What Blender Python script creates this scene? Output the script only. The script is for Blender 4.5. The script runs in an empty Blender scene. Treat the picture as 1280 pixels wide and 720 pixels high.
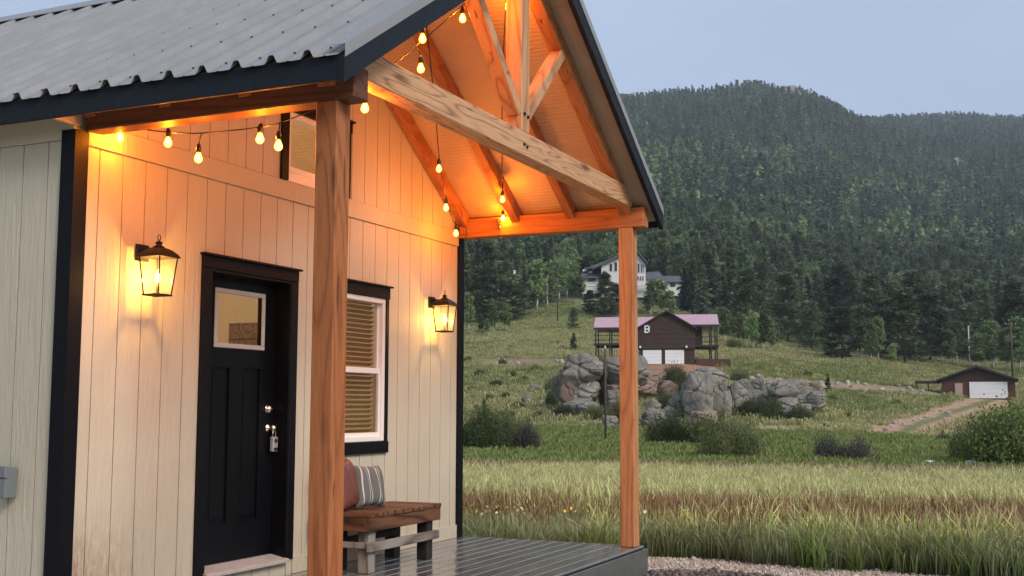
import bpy, bmesh, math, random
import numpy as np
from mathutils import Vector, Matrix
RAD = math.radians
SC = bpy.context.scene
COL = SC.collection
random.seed(7)
RNG = np.random.default_rng(7)

# ------------------------------------------------------------------ camera
CAM = np.array([-5.1786, -5.2438, 1.2561]); FPX = 1463.5
YAW, PITCH, ROLL = RAD(24.549), RAD(5.785), RAD(0.1665)
FW = np.array([math.cos(PITCH)*math.cos(YAW), math.cos(PITCH)*math.sin(YAW), math.sin(PITCH)])
_R = np.array([math.sin(YAW), -math.cos(YAW), 0.0]); _U = np.cross(_R, FW)
RT = math.cos(ROLL)*_R + math.sin(ROLL)*_U
UP = -math.sin(ROLL)*_R + math.cos(ROLL)*_U
cam_d = bpy.data.cameras.new('camera'); cam = bpy.data.objects.new('camera', cam_d); COL.objects.link(cam)
cam_d.sensor_width = 36; cam_d.lens = 36*FPX/1280; cam_d.clip_start = 0.05; cam_d.clip_end = 12000
m = Matrix.Identity(4)
for i in range(3):
    m[i][0], m[i][1], m[i][2], m[i][3] = RT[i], UP[i], -FW[i], CAM[i]
cam.matrix_world = m
SC.camera = cam

# ------------------------------------------------------------------ sky, sun, exposure
SUN_EL, SUN_AZ = RAD(36), RAD(246)          # sun stands behind the camera, veiled by cloud (azimuth from +X, anticlockwise)
SKY_STRENGTH = 0.10
w = bpy.data.worlds.new('World'); SC.world = w; w.use_nodes = True
nt = w.node_tree; nt.nodes.clear()
out = nt.nodes.new('ShaderNodeOutputWorld'); bg = nt.nodes.new('ShaderNodeBackground')
sky = nt.nodes.new('ShaderNodeTexSky'); sky.sky_type = 'NISHITA'; sky.sun_disc = False
sky.sun_elevation = SUN_EL; sky.sun_rotation = RAD(90) - SUN_AZ
sky.air_density = 1.0; sky.dust_density = 2.5; sky.ozone_density = 1.5
mix = nt.nodes.new('ShaderNodeMix'); mix.data_type = 'RGBA'; mix.inputs[0].default_value = 0.62
mix.inputs[7].default_value = (3.5, 4.1, 5.25, 1)      # even cloud veil
tc = nt.nodes.new('ShaderNodeTexCoord'); ns = nt.nodes.new('ShaderNodeTexNoise')
ns.inputs['Scale'].default_value = 2.2; ns.inputs['Detail'].default_value = 3.0
mp = nt.nodes.new('ShaderNodeMapping'); mp.inputs['Scale'].default_value = (1, 1, 3.0)
mr = nt.nodes.new('ShaderNodeMapRange'); mr.inputs[1].default_value = .3; mr.inputs[2].default_value = .7
mr.inputs[3].default_value = .93; mr.inputs[4].default_value = 1.05
sc_ = nt.nodes.new('ShaderNodeVectorMath'); sc_.operation = 'SCALE'
nt.links.new(tc.outputs['Generated'], mp.inputs[0]); nt.links.new(mp.outputs[0], ns.inputs['Vector'])
nt.links.new(ns.outputs['Fac'], mr.inputs[0])
nt.links.new(sky.outputs[0], mix.inputs[6]); nt.links.new(mix.outputs[2], sc_.inputs[0])
nt.links.new(mr.outputs[0], sc_.inputs['Scale'])
nt.links.new(sc_.outputs[0], bg.inputs[0]); bg.inputs[1].default_value = SKY_STRENGTH
nt.links.new(bg.outputs[0], out.inputs[0])
sun_d = bpy.data.lights.new('sun', 'SUN'); sun_d.energy = 1.5; sun_d.angle = RAD(20); sun_d.color = (1.0, .95, .88)
sun = bpy.data.objects.new('sun', sun_d); COL.objects.link(sun)
sdir = Vector((math.cos(SUN_EL)*math.cos(SUN_AZ), math.cos(SUN_EL)*math.sin(SUN_AZ), math.sin(SUN_EL)))
sun.rotation_euler = sdir.to_track_quat('Z', 'Y').to_euler(); sun.location = (-20, -30, 40)
vs = SC.view_settings; vs.view_transform = 'Standard'; vs.look = 'None'; vs.exposure = 0.8; vs.gamma = 1.0
vs.use_curve_mapping = False
SC.cycles.max_bounces = 6; SC.cycles.diffuse_bounces = 3; SC.cycles.glossy_bounces = 3; SC.cycles.adaptive_threshold = .02; SC.cycles.transparent_max_bounces = 16
SC.cycles.volume_bounces = 0; SC.cycles.use_denoising = True; SC.cycles.sample_clamp_indirect = 6.0
SC.cycles.caustics_reflective = False; SC.cycles.caustics_refractive = False

# ------------------------------------------------------------------ helpers
def tag(o, label=None, cat=None, group=None, kind=None):
    if label: o['label'] = label
    if cat: o['category'] = cat
    if group: o['group'] = group
    if kind: o['kind'] = kind
    return o
def empty(name, loc=(0, 0, 0), label=None, cat=None, group=None, rz=0):
    o = bpy.data.objects.new(name, None); COL.objects.link(o); o.location = loc; o.rotation_euler = (0, 0, rz)
    o.empty_display_size = .2
    return tag(o, label, cat, group)
def link(name, me, parent=None, loc=None, rot=None, scale=None):
    o = bpy.data.objects.new(name, me); COL.objects.link(o)
    if parent: o.parent = parent
    if loc is not None: o.location = loc
    if rot is not None: o.rotation_euler = rot
    if scale is not None: o.scale = scale
    return o
def mesh_np(name, V, F, mat=None, smooth=False):
    me = bpy.data.meshes.new(name)
    me.from_pydata([tuple(v) for v in V], [], [tuple(f) for f in F]); 
    if mat: me.materials.append(mat)
    if smooth: me.polygons.foreach_set('use_smooth', [True]*len(me.polygons))
    me.update(); return me
def uv3(a):
    a = Vector(a).normalized(); t = Vector((0, 0, 1)) if abs(a.z) < .9 else Vector((1, 0, 0))
    b = a.cross(t).normalized(); return a, b, a.cross(b)
class MB:
    def __init__(s): s.v = []; s.f = []; s.sm = []
    def quadfaces(s, i0, faces, smooth=False):
        for f in faces: s.f.append([i0+k for k in f]); s.sm.append(smooth)
    def box(s, x0, x1, y0, y1, z0, z1, M=None, bev=0):
        i = len(s.v)
        P = [(x0,y0,z0),(x1,y0,z0),(x1,y1,z0),(x0,y1,z0),(x0,y0,z1),(x1,y0,z1),(x1,y1,z1),(x0,y1,z1)]
        if M: P = [tuple(M @ Vector(q)) for q in P]
        s.v += P
        s.quadfaces(i, [(0,3,2,1),(4,5,6,7),(0,1,5,4),(1,2,6,5),(2,3,7,6),(3,0,4,7)])
        return s
    def prism(s, poly, axis, a0, a1):
        """poly: 2D points (counter clockwise), extruded along axis ('x','y','z') from a0 to a1"""
        def mk(p, a): return {'x': (a, p[0], p[1]), 'y': (p[0], a, p[1]), 'z': (p[0], p[1], a)}[axis]
        n = len(poly); i = len(s.v)
        s.v += [mk(p, a0) for p in poly] + [mk(p, a1) for p in poly]
        s.quadfaces(i, [list(range(n))[::-1], list(range(n, 2*n))])
        s.quadfaces(i, [(k, (k+1) % n, n+(k+1) % n, n+k) for k in range(n)])
        return s
    def bar(s, a, b, wd, ht, up=(0, 0, 1)):
        """square bar from a to b, width wd (sideways) and height ht (along up)"""
        a = Vector(a); b = Vector(b); d = (b-a).normalized(); side = d.cross(Vector(up)).normalized(); u = side.cross(d)
        i = len(s.v)
        for p in (a, b):
            for sx, sy in ((-1,-1),(1,-1),(1,1),(-1,1)): s.v.append(tuple(p + side*sx*wd/2 + u*sy*ht/2))
        s.quadfaces(i, [(0,3,2,1),(4,5,6,7),(0,1,5,4),(1,2,6,5),(2,3,7,6),(3,0,4,7)])
        return s
    def tube(s, pts, r, n=8, cap=True):
        pts = [Vector(p) for p in pts]; k = len(pts)
        rr = r if isinstance(r, (list, tuple)) else [r]*k
        i = len(s.v); b0 = None
        for j, p in enumerate(pts):
            d = (pts[min(j+1, k-1)] - pts[max(j-1, 0)]).normalized()
            if b0 is None: _, b, c = uv3(d)
            else:
                b = (b0 - d*b0.dot(d)).normalized(); c = d.cross(b)
            b0 = b
            for q in range(n):
                t = 2*math.pi*q/n; s.v.append(tuple(p + (b*math.cos(t) + c*math.sin(t))*rr[j]))
        for j in range(k-1):
            s.quadfaces(i, [(j*n+q, j*n+(q+1) % n, (j+1)*n+(q+1) % n, (j+1)*n+q) for q in range(n)], True)
        if cap: s.quadfaces(i, [list(range(n))[::-1], [(k-1)*n+q for q in range(n)]])
        return s
    def lathe(s, prof, c=(0, 0, 0), n=12, axis='z'):
        i = len(s.v); k = len(prof)
        for r, z in prof:
            for q in range(n):
                t = 2*math.pi*q/n; x, y = r*math.cos(t), r*math.sin(t)
                P = (x, y, z) if axis == 'z' else (x, z, y)
                s.v.append((c[0]+P[0], c[1]+P[1], c[2]+P[2]))
        for j in range(k-1):
            fs = [(j*n+q, j*n+(q+1) % n, (j+1)*n+(q+1) % n, (j+1)*n+q) for q in range(n)]
            if axis != 'z': fs = [f[::-1] for f in fs]
            s.quadfaces(i, fs, True)
        s.quadfaces(i, [list(range(n))[::-1], [(k-1)*n+q for q in range(n)]])
        return s
    def mesh(s, name, mat, bevel=0):
        me = bpy.data.meshes.new(name); me.from_pydata(s.v, [], s.f)
        if mat: me.materials.append(mat)
        me.polygons.foreach_set('use_smooth', s.sm); me.update()
        if bevel:
            bm = bmesh.new(); bm.from_mesh(me)
            bmesh.ops.bevel(bm, geom=list(bm.edges), offset=bevel, segments=1, affect='EDGES', clamp_overlap=True)
            bm.to_mesh(me); bm.free()
        return me
    def build(s, name, mat, parent=None, bevel=0, **k):
        return link(name, s.mesh(name, mat, bevel), parent, **k)

# ------------------------------------------------------------------ materials
def new_mat(name):
    mt = bpy.data.materials.new(name); mt.use_nodes = True; n = mt.node_tree
    return mt, n, n.nodes['Principled BSDF'], n.nodes['Material Output']
def N(n, t, **k):
    x = n.nodes.new(t)
    for a, b in k.items(): setattr(x, a, b)
    return x
def ramp(n, fac, stops):
    r = N(n, 'ShaderNodeValToRGB'); el = r.color_ramp.elements
    while len(el) < len(stops): el.new(.5)
    for e, (p, c) in zip(el, stops): e.position = p; e.color = (*c, 1)
    n.links.new(fac, r.inputs[0]); return r.outputs[0]
def noise(n, vec, scale, detail=4, rough=.55, dist=0):
    x = N(n, 'ShaderNodeTexNoise'); x.inputs['Scale'].default_value = scale; x.inputs['Detail'].default_value = detail
    x.inputs['Roughness'].default_value = rough; x.inputs['Distortion'].default_value = dist
    if vec is not None: n.links.new(vec, x.inputs['Vector'])
    return x.outputs['Fac']
def mapping(n, scale=(1, 1, 1), coord='Object', loc=(0, 0, 0)):
    t = N(n, 'ShaderNodeTexCoord'); q = N(n, 'ShaderNodeMapping'); q.inputs['Scale'].default_value = scale
    q.inputs['Location'].default_value = loc
    n.links.new(t.outputs[coord], q.inputs[0]); return q.outputs[0]
def mth(n, op, a, b=None, c=None):
    x = N(n, 'ShaderNodeMath', operation=op)
    for i, v in enumerate((a, b, c)):
        if v is None: continue
        if isinstance(v, (int, float)): x.inputs[i].default_value = v
        else: n.links.new(v, x.inputs[i])
    return x.outputs[0]
def mixc(n, fac, a, b, mode='MIX'):
    x = N(n, 'ShaderNodeMix', data_type='RGBA', blend_type=mode)
    for i, v in ((0, fac), (6, a), (7, b)):
        if isinstance(v, (int, float)): x.inputs[i].default_value = v
        elif isinstance(v, tuple): x.inputs[i].default_value = (*v, 1)
        else: n.links.new(v, x.inputs[i])
    return x.outputs[2]
def bump(n, h, strength=.3, dist=.01):
    b = N(n, 'ShaderNodeBump'); b.inputs['Strength'].default_value = strength; b.inputs['Distance'].default_value = dist
    n.links.new(h, b.inputs['Height']); return b.outputs[0]
def mrange(n, v, a, b, c, d):
    x = N(n, 'ShaderNodeMapRange'); n.links.new(v, x.inputs[0])
    for i, q in enumerate((a, b, c, d)): x.inputs[i+1].default_value = q
    return x.outputs[0]
def orand(n): return N(n, 'ShaderNodeObjectInfo').outputs['Random']

def mat_plain(name, col, rough=.6, metal=0, var=.08, scale=12, bmp=.1, spec=.5):
    mt, n, p, o = new_mat(name); v = mapping(n)
    f = noise(n, v, scale, 5)
    c = ramp(n, f, [(.25, tuple(x*(1-var) for x in col)), (.75, tuple(min(1, x*(1+var)) for x in col))])
    n.links.new(c, p.inputs['Base Color']); p.inputs['Metallic'].default_value = metal
    n.links.new(mrange(n, noise(n, v, scale*.4, 3), .3, .7, max(0, rough-.08), min(1, rough+.08)), p.inputs['Roughness'])
    p.inputs['Specular IOR Level'].default_value = spec
    if bmp: n.links.new(bump(n, noise(n, v, scale*6, 4), bmp, .004), p.inputs['Normal'])
    return mt
def mat_wood(name, lo, mid, hi, axis, rough=.6, rings=26, gw=.55, gs=1.15):
    """sawn timber: cathedral grain contours stretched along an axis ('x','y','z' or a slope mapping)"""
    mt, n, p, o = new_mat(name)
    st = {'x': (.32, 3.2, 3.2), 'y': (3.2, .32, 3.2), 'z': (3.2, 3.2, .32), 'r': (.9, 3.2, .9)}[axis]
    tcn = N(n, 'ShaderNodeTexCoord'); off = N(n, 'ShaderNodeVectorMath', operation='ADD')
    oi = N(n, 'ShaderNodeObjectInfo'); sc = N(n, 'ShaderNodeVectorMath', operation='SCALE')
    cmb = N(n, 'ShaderNodeCombineXYZ')
    for i in range(3): n.links.new(oi.outputs['Random'], cmb.inputs[i])
    n.links.new(cmb.outputs[0], sc.inputs[0]); sc.inputs['Scale'].default_value = 37.0
    n.links.new(tcn.outputs['Object'], off.inputs[0]); n.links.new(sc.outputs[0], off.inputs[1])
    q = N(n, 'ShaderNodeMapping'); q.inputs['Scale'].default_value = st; n.links.new(off.outputs[0], q.inputs[0]); v = q.outputs[0]
    base = noise(n, v, gs, 1.5, .4, .25)
    tri = mth(n, 'PINGPONG', mth(n, 'MULTIPLY', base, rings), 1.0)
    late = mth(n, 'POWER', tri, 3.0)
    q2 = N(n, 'ShaderNodeMapping'); q2.inputs['Scale'].default_value = tuple(a*18 for a in st); n.links.new(off.outputs[0], q2.inputs[0])
    fine = noise(n, q2.outputs[0], 1.0, 4, .6)
    k = mth(n, 'ADD', mth(n, 'MULTIPLY', late, gw), mth(n, 'MULTIPLY', fine, 1-gw))
    col = ramp(n, k, [(.12, hi), (.42, mid), (.85, lo)])
    # knots
    vo = N(n, 'ShaderNodeTexVoronoi'); vo.inputs['Scale'].default_value = 1.35
    q3 = N(n, 'ShaderNodeMapping'); q3.inputs['Scale'].default_value = {'x': (.8, 3, 3), 'y': (3, .8, 3), 'z': (3, 3, .8), 'r': (1, 3, 1)}[axis]
    n.links.new(off.outputs[0], q3.inputs[0]); n.links.new(q3.outputs[0], vo.inputs['Vector'])
    kn = mrange(n, vo.outputs['Distance'], .05, .16, .8, 0)
    col = mixc(n, kn, col, tuple(x*.35 for x in lo))
    q4 = N(n, 'ShaderNodeMapping'); q4.inputs['Scale'].default_value = tuple(a*6 for a in st); n.links.new(off.outputs[0], q4.inputs[0])
    chk = mrange(n, noise(n, q4.outputs[0], 1.3, 2, .4), .70, .735, 0, .65)          # drying checks along the grain
    col = mixc(n, chk, col, tuple(x*.25 for x in lo))
    n.links.new(col, p.inputs['Base Color']); n.links.new(mrange(n, k, 0, 1, rough-.08, rough+.12), p.inputs['Roughness'])
    n.links.new(bump(n, k, .35, .004), p.inputs['Normal']); p.inputs['Specular IOR Level'].default_value = .3
    return mt
def mat_siding():
    mt, n, p, o = new_mat('cream_siding')
    geo = N(n, 'ShaderNodeNewGeometry'); sep = N(n, 'ShaderNodeSeparateXYZ'); n.links.new(geo.outputs['Position'], sep.inputs[0])
    v = mapping(n, (6, 6, .55)); gr = noise(n, v, 4.5, 5, .6, 1.2)
    v2 = mapping(n, (1, 1, 1)); pat = noise(n, v2, 26, 5, .65)
    base = ramp(n, noise(n, v2, 1.3, 3), [(.3, (.50, .45, .345)), (.7, (.55, .50, .39))])
    # splashed mud low on the wall
    z = mrange(n, sep.outputs['Z'], -.05, .68, 1, 0)
    near = mth(n, 'MULTIPLY', mrange(n, sep.outputs['X'], .1, .75, 1.0, .12), mrange(n, sep.outputs['X'], .03, .08, 0, 1))
    spl = mth(n, 'MULTIPLY', mth(n, 'MULTIPLY', mth(n, 'POWER', z, 1.1), near), mrange(n, noise(n, mapping(n, (10, 10, 2.6)), 3.2, 5, .7), .34, .58, 0, 1))
    col = mixc(n, mth(n, 'MINIMUM', mth(n, 'MULTIPLY', spl, 1.7), .85), base, (.27, .175, .11))
    n.links.new(col, p.inputs['Base Color']); p.inputs['Roughness'].default_value = .62; p.inputs['Specular IOR Level'].default_value = .35
    h = mth(n, 'ADD', mth(n, 'MULTIPLY', mth(n, 'POWER', gr, 2.0), 1.0), mth(n, 'MULTIPLY', pat, .25))
    n.links.new(bump(n, h, .75, .011), p.inputs['Normal'])
    return mt
def mat_glass(name, tint=(1, 1, 1), ior=1.5, haze=0):
    mt, n, p, o = new_mat(name); n.nodes.remove(p)
    lw = N(n, 'ShaderNodeLayerWeight'); lw.inputs[0].default_value = .5      # Schlick, the same from both sides of the sheet
    f0 = ((ior-1)/(ior+1))**2
    fr = N(n, 'ShaderNodeMath', operation='MULTIPLY_ADD'); n.links.new(mth(n, 'POWER', lw.outputs['Facing'], 5.0), fr.inputs[0])
    fr.inputs[1].default_value = 1-f0; fr.inputs[2].default_value = f0*1.6
    t = N(n, 'ShaderNodeBsdfTransparent'); t.inputs[0].default_value = (*tint, 1)
    g = N(n, 'ShaderNodeBsdfGlossy'); g.inputs['Roughness'].default_value = .02
    ms = N(n, 'ShaderNodeMixShader'); n.links.new(fr.outputs[0], ms.inputs[0]); n.links.new(t.outputs[0], ms.inputs[1]); n.links.new(g.outputs[0], ms.inputs[2])
    if haze:                                             # faintly seeded lantern glass that catches the bulb's light
        tr = N(n, 'ShaderNodeBsdfTranslucent'); tr.inputs[0].default_value = (.95, .93, .88, 1); m2 = N(n, 'ShaderNodeMixShader'); m2.inputs[0].default_value = haze
        n.links.new(ms.outputs[0], m2.inputs[1]); n.links.new(tr.outputs[0], m2.inputs[2]); n.links.new(m2.outputs[0], o.inputs[0]); return mt
    n.links.new(ms.outputs[0], o.inputs[0]); return mt
def mat_bulb(name, col, strength):
    """glowing clear bulb: the envelope lets the filament light through and glows itself"""
    mt, n, p, o = new_mat(name); n.nodes.remove(p)
    t = N(n, 'ShaderNodeBsdfTransparent'); e = N(n, 'ShaderNodeEmission'); e.inputs[0].default_value = (*col, 1)
    lw = N(n, 'ShaderNodeLayerWeight'); lw.inputs[0].default_value = .35
    n.links.new(mrange(n, lw.outputs['Facing'], 0, 1, strength, strength*.3), e.inputs[1])
    a = N(n, 'ShaderNodeAddShader'); n.links.new(t.outputs[0], a.inputs[0]); n.links.new(e.outputs[0], a.inputs[1])
    n.links.new(a.outputs[0], o.inputs[0]); return mt
def mat_emit(name, col, s):
    mt, n, p, o = new_mat(name); p.inputs['Base Color'].default_value = (*col, 1)
    p.inputs['Emission Color'].default_value = (*col, 1); p.inputs['Emission Strength'].default_value = s; return mt
def mat_leaf(name, lo, hi, trans=.25, rough=.6):
    mt, n, p, o = new_mat(name)
    v = mapping(n); f = noise(n, v, 1.1, 3)
    c = ramp(n, f, [(.3, lo), (.7, hi)])
    hs = N(n, 'ShaderNodeHueSaturation'); n.links.new(c, hs.inputs['Color'])
    r = orand(n); n.links.new(mrange(n, r, 0, 1, .5, 1.6), hs.inputs['Value'])
    wn = N(n, 'ShaderNodeTexWhiteNoise', noise_dimensions='1D'); n.links.new(r, wn.inputs['W'])
    n.links.new(mrange(n, wn.outputs['Value'], 0, 1, .485, .515), hs.inputs['Hue'])
    n.links.new(hs.outputs[0], p.inputs['Base Color']); p.inputs['Roughness'].default_value = rough; p.inputs['Specular IOR Level'].default_value = .2
    tl = N(n, 'ShaderNodeBsdfTranslucent'); n.links.new(hs.outputs[0], tl.inputs[0])
    ms = N(n, 'ShaderNodeMixShader'); ms.inputs[0].default_value = trans
    n.links.new(p.outputs[0], ms.inputs[1]); n.links.new(tl.outputs[0], ms.inputs[2]); n.links.new(ms.outputs[0], o.inputs[0])
    return mt
M = {}
M['siding'] = mat_siding()
M['trim'] = mat_plain('black_trim', (.003, .0034, .0055), .5, var=.3, scale=30, bmp=.15, spec=.18)
M['fascia'] = mat_plain('charcoal_fascia', (.0105, .0135, .021), .62, var=.25, scale=60, bmp=.4, spec=.22)
M['door'] = mat_plain('black_door', (.0028, .0031, .0045), .38, var=.15, scale=8, bmp=.03, spec=.2)
M['vinyl'] = mat_plain('white_vinyl', (.78, .77, .74), .4, var=.03, scale=6, bmp=0)
M['litegrey'] = mat_plain('grey_lite_frame', (.42, .43, .43), .4, var=.04, bmp=0)
M['alu'] = mat_plain('mill_aluminium', (.42, .41, .39), .5, metal=.15, var=.12)
M['nickel'] = mat_plain('satin_nickel', (.72, .68, .60), .22, metal=1, var=.03, bmp=0)
M['lockgrey'] = mat_plain('grey_lock_body', (.36, .37, .38), .4, metal=.3)
M['bronze'] = mat_plain('dark_bronze', (.006, .0048, .0042), .45, metal=.0, var=.3, scale=30, bmp=.1, spec=.3)
M['plastic'] = mat_plain('black_plastic', (.012, .012, .012), .45, bmp=0)
M['greybox'] = mat_plain('grey_plastic_box', (.16, .175, .185), .5, var=.05, bmp=.05)
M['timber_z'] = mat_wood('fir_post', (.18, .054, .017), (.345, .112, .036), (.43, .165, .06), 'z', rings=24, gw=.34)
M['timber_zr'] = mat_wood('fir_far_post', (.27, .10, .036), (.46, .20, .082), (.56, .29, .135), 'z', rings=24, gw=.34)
M['timber_king'] = mat_wood('fir_king_post', (.26, .11, .05), (.48, .25, .125), (.60, .36, .20), 'z', rings=24, gw=.4)
M['timber_strut'] = mat_wood('fir_strut', (.26, .11, .05), (.48, .25, .125), (.60, .36, .20), 'r', rings=20, gw=.4)
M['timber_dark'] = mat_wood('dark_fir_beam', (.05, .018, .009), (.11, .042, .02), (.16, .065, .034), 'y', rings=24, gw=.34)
M['timber_x'] = mat_wood('fir_tie', (.20, .085, .042), (.50, .265, .135), (.64, .37, .205), 'x', rings=26, gs=2.6, gw=.45)
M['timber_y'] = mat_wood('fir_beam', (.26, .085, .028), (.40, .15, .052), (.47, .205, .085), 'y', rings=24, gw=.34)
M['timber_r'] = mat_wood('fir_rafter', (.24, .085, .03), (.38, .155, .058), (.45, .21, .09), 'r', rings=20, gw=.34)
M['bench_top'] = mat_wood('burnt_pine', (.028, .013, .007), (.095, .043, .021), (.18, .092, .046), 'y', rings=18)
M['bench_apron'] = mat_wood('burnt_pine_apron', (.028, .013, .007), (.09, .039, .019), (.18, .085, .042), 'x', rings=18)
M['bench_grey'] = mat_wood('weathered_grey', (.10, .085, .07), (.21, .185, .155), (.31, .28, .24), 'x', rings=14)
M['bench_greyz'] = mat_wood('weathered_grey_leg', (.10, .085, .07), (.21, .185, .155), (.31, .28, .24), 'z', rings=14)
M['black_leg'] = mat_plain('blackened_wood', (.014, .012, .011), .7, var=.4, scale=20, bmp=.4)
M['glass'] = mat_glass('window_glass')
M['lampglass'] = mat_glass('lantern_glass', (.97, .96, .93), 1.35, .05)
M['bulb'] = mat_bulb('string_bulb_glass', (1.0, .44, .06), 2.6)
M['fil'] = mat_emit('filament', (1.0, .6, .2), 26)
M['candle'] = mat_bulb('candle_bulb_glass', (1.0, .52, .1), 6.0)
M['inner'] = mat_plain('interior_paint', (.62, .52, .40), .8, var=.04, scale=3, bmp=.05)
M['blind'] = mat_plain('tan_blind_slat', (.40, .25, .11), .55, var=.08, scale=14, bmp=.05)
M['cabinet'] = mat_wood('brown_cabinet', (.05, .03, .02), (.12, .075, .05), (.17, .11, .075), 'x')

def mat_roof():
    mt, n, p, o = new_mat('charcoal_metal_roof'); v = mapping(n)
    c = ramp(n, noise(n, v, 2.5, 4), [(.3, (.25, .247, .247)), (.7, (.30, .295, .295))])
    n.links.new(c, p.inputs['Base Color']); p.inputs['Metallic'].default_value = .2
    n.links.new(mrange(n, noise(n, v, 5, 4), .3, .7, .36, .46), p.inputs['Roughness'])
    n.links.new(bump(n, noise(n, v, 7, 3), .06, .01), p.inputs['Normal']); return mt
M['roof'] = mat_roof()
def mat_sheath():
    """foam sheathing / wrap on the roof underside with faint ripples"""
    mt, n, p, o = new_mat('ceiling_sheathing'); v = mapping(n, (1, 2.0, 1))
    wv = N(n, 'ShaderNodeTexWave', wave_type='BANDS', bands_direction='X'); wv.inputs['Scale'].default_value = 9.0
    wv.inputs['Distortion'].default_value = 3.0; wv.inputs['Detail'].default_value = 2; wv.inputs['Detail Scale'].default_value = 1.2
    n.links.new(v, wv.inputs[0])
    c = ramp(n, noise(n, mapping(n), 3, 4), [(.3, (.50, .37, .245)), (.7, (.56, .425, .29))])
    n.links.new(c, p.inputs['Base Color']); p.inputs['Roughness'].default_value = .75
    n.links.new(bump(n, wv.outputs['Fac'], .35, .008), p.inputs['Normal']); return mt
M['sheath'] = mat_sheath()
M['soffit'] = mat_plain('beige_soffit', (.36, .30, .23), .7, var=.1, scale=5, bmp=.1)
def mat_deck():
    mt, n, p, o = new_mat('wet_grey_deck'); v = mapping(n, (.5, 9, 9)); gr = noise(n, v, 5, 5, .6, .6)
    hs = N(n, 'ShaderNodeHueSaturation')
    c = ramp(n, gr, [(.25, (.10, .107, .105)), (.75, (.155, .162, .158))])
    n.links.new(c, hs.inputs['Color']); n.links.new(mrange(n, orand(n), 0, 1, .85, 1.15), hs.inputs['Value'])
    n.links.new(hs.outputs[0], p.inputs['Base Color'])
    wet = noise(n, mapping(n, (.5, 1.6, 1)), 1.7, 4, .55)
    n.links.new(mrange(n, wet, .36, .66, .06, .30), p.inputs['Roughness'])
    p.inputs['Coat Weight'].default_value = .4; p.inputs['Coat Roughness'].default_value = .08
    h = mth(n, 'ADD', gr, mth(n, 'MULTIPLY', noise(n, mapping(n, (.35, 3, 1)), 2.5, 2), 2.0))
    n.links.new(bump(n, h, .16, .01), p.inputs['Normal']); return mt
M['deck'] = mat_deck()
M['deckface'] = mat_plain('grey_deck_fascia', (.10, .105, .10), .42, var=.25, scale=7, bmp=.1)

# ------------------------------------------------------------------ terrain (camera-centred polar sheet of real heights)
UC = [300, 600, 700, 780, 860, 960, 1030, 1090, 1150, 1210, 1280, 1500]
ZT = {0: -.22, 6: -.24, 9: -.26, 12: -.29, 15: -.42, 19: -.64, 25: -.88, 36: -1.15, 45: -1.28, 60: -1.33}
VT = [  # radius, then the picture row at which that ground shows, per azimuth column
 (75,   [556, 556, 556, 557, 558, 559, 561, 562, 564, 567, 570, 572]),
 (88,   [543, 543, 543, 544, 545, 546, 549, 551, 553, 557, 562, 566]),
 (100,  [530, 528, 526, 528, 531, 533, 534, 538, 541, 547, 552, 558]),
 (112,  [512, 508, 504, 502, 510, 514, 518, 525, 530, 535, 541, 550]),
 (128,  [492, 485, 478, 474, 478, 488, 500, 508, 514, 518, 524, 536]),
 (146,  [468, 460, 453, 453, 455, 466, 482, 490, 498, 503, 507, 520]),
 (160,  [452, 446, 446, 449, 450, 454, 468, 478, 486, 498, 499, 508]),
 (180,  [438, 434, 434, 440, 440, 444, 456, 464, 474, 488, 488, 496]),
 (210,  [418, 416, 414, 418, 422, 432, 444, 450, 458, 466, 468, 476]),
 (250,  [396, 392, 386, 384, 398, 418, 432, 438, 444, 450, 452, 458]),
 (290,  [372, 372, 366, 366, 372, 400, 420, 428, 432, 434, 436, 440]),
 (400,  [330, 330, 328, 326, 330, 352, 372, 386, 392, 394, 396, 400]),
 (600,  [268, 268, 266, 262, 262, 278, 300, 316, 326, 330, 332, 330]),
 (900,  [190, 190, 190, 188, 184, 188, 206, 228, 250, 262, 262, 256]),
 (1300, [138, 138, 138, 137, 131, 115, 125, 160, 178, 182, 184, 180]),
 (1850, [150, 150, 150, 148, 140, 132, 148, 154, 151, 149, 155, 160]),
 (2600, [210, 210, 210, 205, 200, 200, 210, 215, 220, 220, 222, 225]),
]
def ray(u, v): return FW + RT*(u-640)/FPX + UP*(360-v)/FPX
def azim(u): d = ray(u, 480); return math.atan2(d[1], d[0])
def tanel(u, v): d = ray(u, v); return d[2]/math.hypot(d[0], d[1])
AZC = np.array([azim(u) - YAW for u in UC])[::-1]            # ascending relative azimuth (left positive)
RZ = np.array(sorted(ZT)); ZZ = np.array([ZT[r] for r in RZ])
RV = np.array([r for r, _ in VT]); EV = np.array([[tanel(u, v) for u, v in zip(UC, row)] for _, row in VT])[:, ::-1]
# polar grid
az_in = np.linspace(-RAD(30), RAD(26), 380)
az_out = np.concatenate([np.linspace(RAD(26), RAD(180), 60)[1:], np.linspace(-RAD(180), -RAD(30), 60)[1:-1]])
AZ = np.sort(np.concatenate([az_in, az_out]))
RR = np.concatenate([[0.4], np.geomspace(1.5, 45, 70), np.geomspace(46, 320, 150), np.geomspace(325, 2550, 90), [2680]])
def vnoise(x, y, seed=0):
    def h(i, j):
        q = np.sin(i*127.1 + j*311.7 + seed*74.7)*43758.5453; return q - np.floor(q)
    i, j = np.floor(x), np.floor(y); a, b = x-i, y-j; a = a*a*(3-2*a); b = b*b*(3-2*b)
    return (h(i, j)*(1-a)+h(i+1, j)*a)*(1-b) + (h(i, j+1)*(1-a)+h(i+1, j+1)*a)*b
def fbm(x, y, s, oct=4, seed=0):
    r = 0; amp = .5; 
    for k in range(oct): r = r + amp*(vnoise(x*s, y*s, seed+k)-.5); amp *= .5; s *= 2
    return r
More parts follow.
